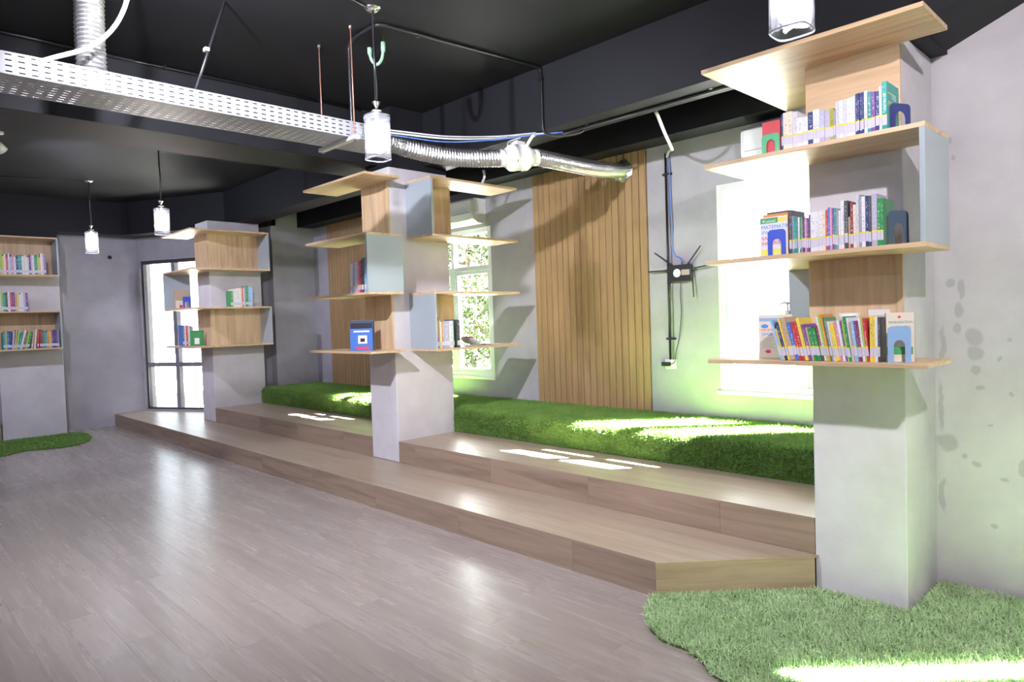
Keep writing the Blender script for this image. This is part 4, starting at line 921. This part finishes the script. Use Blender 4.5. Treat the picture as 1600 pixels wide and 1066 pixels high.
G().tube(catmull(hp[:-1], 8), .010, 10).build('elbow_pipe', 'green_hook', hkt, smooth=True)
G().tube([hp[-3], hp[-2]], .015, 10).build('elbow_socket', 'green_hook', hkt, smooth=True)
G().tube([hp[0], hp[1]], .015, 10).build('elbow_socket', 'green_hook', hkt, smooth=True)
# white hose and wall conduits down to the socket
cable('flexible_conduit', 'white flexible conduit hanging from the pillar-line beam towards the window wall', [(-2.70, 4.09, 2.80), (-2.70, 4.12, 2.77), (-2.74, 4.25, 2.70), (-2.84, 4.5, 2.64), (-3.0, 4.75, 2.70), (-3.11, 4.88, 2.72), (-3.145, 4.912, 2.69)], .012, 'white_plastic', 'conduit')
wc = thing('wall_conduit', 'pair of thin dark conduits running down the wall to the socket by the window', 'conduit', (-3.15, YW, 1.0))
for dx in (-.014, .014): G().tube([(-3.152 + dx, YW - .012, 2.72), (-3.152 + dx, YW - .012, 1.015)], .0085, 10).build('pipe', 'black_pipe' if dx < 0 else 'grey_frame', wc, smooth=True)
for zz in (2.55, 1.19): bx('saddle_clip', 'black_plastic', wc, -3.195, -3.11, YW - .024, YW - .0005, zz - .009, zz + .009, bevel=.003)
sk = thing('wall_socket', 'white wall socket with black plug under the router', 'socket', (-3.165, YW, .98))
bx('socket_plate', 'white_plastic', sk, -3.22, -3.11, YW - .012, YW - .0005, .935, 1.018, bevel=.004)
bx('power_plug', 'black_plastic', sk, -3.232, -3.16, YW - .05, YW - .012, .962, .995, bevel=.004)
ro = thing('wifi_router', 'black wall-mounted router with six splayed antennas between panel and window', 'router', (-3.04, YW, 1.65))
bx('router_body', 'black_plastic', ro, -3.155, -2.93, YW - .045, YW - .022, 1.655, 1.795, bevel=.008)
bx('mount', 'black_plastic', ro, -3.10, -2.98, YW - .022, YW - .0005, 1.69, 1.76)
g = G().lathe([(0, 0), (.034, 0), (.034, .0012), (0, .0012)], (0, 0, 0), 24); g.v = [(-3.062 + x, YW - .0465 + .0 + z * 1, 1.728 + y) for x, y, z in g.v]; g.build('round_sticker', 'sticker_white', ro)
bx('label_sticker', 'sticker_tan', ro, -3.02, -2.945, YW - .0462, YW - .0451, 1.708, 1.752)
ya = YW - .034
for (a, b) in (((-3.115, 1.795), (-3.27, 1.91)), ((-3.155, 1.755), (-3.34, 1.757)), ((-2.965, 1.795), (-2.84, 1.93)), ((-2.93, 1.755), (-2.76, 1.772)), ((-3.137, 1.660), (-3.14, 1.53)), ((-2.928, 1.735), (-2.912, 1.525))):
    pA, pB = np.array([a[0], ya, a[1]]), np.array([b[0], ya - .012, b[1]]); dd = (pB - pA)
    G().tube([pA - dd * .04, pA + dd * .12, pA + dd * .14, pB], 1, 8, radii=[.009, .009, .007, .0055]).build('antenna', 'black_plastic', ro, smooth=True)
G().tube([(-3.02, ya, 1.79), (-3.02, ya, 1.815)], .006, 8).build('cable_connector', 'black_plastic', ro)
cable('network_cable', 'blue network cable curving down beside the wall conduit into the router', [(-3.125, YW - .02, 2.68), (-3.122, YW - .02, 2.3), (-3.115, YW - .02, 2.1), (-3.12, YW - .02, 1.95), (-3.09, YW - .02, 1.875), (-3.04, YW - .022, 1.85), (-3.02, YW - .03, 1.815)], .0045, 'blue_wire')
cable('power_cable', 'thin black wavy power lead hanging from the router to the socket', [(-3.035, YW - .03, 1.654), (-3.05, YW - .02, 1.55), (-3.045, YW - .02, 1.42), (-3.055, YW - .02, 1.3), (-3.07, YW - .02, 1.2), (-3.105, YW - .02, 1.08), (-3.112, YW - .03, 1.0), (-3.15, YW - .035, .978)], .003, 'black_plastic')

# ------------------------------------------------------------------ air conditioners
def air_con(x0, x1, z0, z1, label):
    t = thing('air_conditioner', label, 'air conditioner', ((x0 + x1) / 2, YW, z0), group='wall air conditioners')
    h = z1 - z0
    prof = [(YW - .001, z0 + .02), (YW - .001, z1), (YW - .17, z1), (YW - .195, z1 - .02), (YW - .20, z0 + .10), (YW - .185, z0 + .04), (YW - .12, z0), (YW - .04, z0)]
    G().prism(prof, x0 + .02, x1 - .02, 'X').build('body', 'white_plastic', t, bevel=.004)
    for a, b in ((x0, x0 + .0195), (x1 - .0195, x1)): G().prism([(y + (.003 if y < YW - .1 else 0), z) for y, z in prof], a, b, 'X').build('end_cap', 'white_plastic', t, bevel=.005)
    G().prism([(YW - .186, z0 + .035), (YW - .181, z0 + .034), (YW - .125, z0 - .004), (YW - .13, z0 - .009)], x0 + .04, x1 - .04, 'X').build('louver', 'white_paint', t)
    bx('panel_seam', 'dark_gap', t, x0 + .03, x1 - .03, YW - .2005, YW - .197, z0 + .105, z0 + .108)
    return t
air_con(-2.41, -1.55, 2.45, 2.73, 'white air conditioner above the sunny window behind the near pillar')
air_con(-6.25, -5.40, 2.42, 2.68, 'white air conditioner above the window with trees behind the middle pillar')
cable('drain_hose', 'pale hose bending down from the beam above the middle pillar shelf', [(-4.78, 4.35, 2.80), (-4.78, 4.36, 2.74), (-4.82, 4.36, 2.68), (-4.88, 4.36, 2.635)], .012, 'white_plastic', 'hose')
wh = tag(G().lathe([(0, 0), (.028, 0), (.028, .004), (0, .004)], (0, 0, 0), 16).build('wall_outlet_cap', 'black_plastic'), 'small dark round cap on the far wall beside the furthest lamp', 'cap')
wh.rotation_euler = (0, R(90), 0); wh.location = (XF + .0005, 2.85, 2.50)

# ------------------------------------------------------------------ outside
tag(bx('sun_block_pier', 'cement', None, -9.60, -9.16, 5.2, 7.4, -3.5, 8.0), kind='structure')  # unseen block added to keep direct sun off the angled window
tag(bx('ground_outside', 'outside_ground', None, -60, 40, -40, 60, -3.6, -3.5), kind='structure')
def tree(label, x, y, zc, rx, rz, n_, leaf=.13):
    t = thing('garden_tree', label, 'tree', (x, y, -3.5), group='trees outside the windows')
    tr_ = G().tube(catmull([(x, y, -3.5), (x + .1, y, -1.5), (x - .05, y + .05, zc - rz * .3), (x, y, zc + rz * .5)], 6), .12, 8, radii=list(np.linspace(.15, .04, 19))); tr_.build('trunk', 'trunk_bark', t, smooth=True)
    br = G()
    for i in range(9):
        a = random.uniform(0, 6.28); e_ = random.uniform(-.1, .9); L_ = random.uniform(.5, .9)
        br.tube(catmull([(x, y, zc - rz * .4 + i * rz * .1), (x + math.cos(a) * rx * L_ * .5, y + math.sin(a) * rx * L_ * .5, zc + e_ * rz * .4), (x + math.cos(a) * rx * L_, y + math.sin(a) * rx * L_, zc + e_ * rz * .7)], 4), .03, 6, radii=list(np.linspace(.045, .012, 9)))
    br.build('branches', 'trunk_bark', t, smooth=True)
    u = rng.normal(0, 1, (n_, 3)); u /= np.linalg.norm(u, axis=1)[:, None]
    nc = 60; cen = rng.normal(0, 1, (nc, 3)); cen /= np.linalg.norm(cen, axis=1)[:, None]; cen *= rng.uniform(.35, .95, (nc, 1))
    P = cen[rng.integers(0, nc, n_)] + u * rng.uniform(.02, .26, (n_, 1)); P = P * [rx, rx, rz] + [x, y, zc]
    d1 = rng.normal(0, 1, (n_, 3)); d1 /= np.linalg.norm(d1, axis=1)[:, None]; d2 = np.cross(d1, rng.normal(0, 1, (n_, 3))); d2 /= np.linalg.norm(d2, axis=1)[:, None]
    V = np.stack([P - d1 * leaf * .5, P + d2 * leaf * .22, P + d1 * leaf * .5, P - d2 * leaf * .22], 1).reshape(-1, 3) - np.array(t.location)
    me_ = bpy.data.meshes.new('foliage'); me_.from_pydata(V.tolist(), [], (np.arange(n_)[:, None] * 4 + [0, 1, 2, 3]).tolist()); me_.materials.append(MATS['leaf_green'])
    o_ = bpy.data.objects.new('foliage', me_); COL.objects.link(o_); o_.parent = t; o_['kind'] = 'stuff'
tree('bright leafy tree seen through the window between the slatted panels', -9.9, 9.6, 1.0, 1.8, 2.4, 8000, .12)
tree('leafy tree further off behind the window between the slatted panels', -14.9, 12.9, 2.0, 2.4, 3.4, 7000, .16)
tree('tall tree overhanging the window wall from outside', -4.5, 7.6, 4.9, 1.25, 1.2, 4200, .14)
hs = thing('neighbour_house', 'pale low house seen through the dark framed window', 'house', (-27, 9.0, -3.5))
bx('wall_block', 'house_wall', hs, -30, -25.5, 6.4, 10.4, -3.499, -.8)
G().prism([(-30.4, -.8), (-25.1, -.8), (-27.75, .5)], 6.0, 10.8, 'Y').build('roof', 'house_roof', hs)
for yy_ in (6.9, 8.3, 9.5): bx('window', 'dark_gap', hs, -25.52, -25.46, yy_, yy_ + .6, -2.4, -1.4)
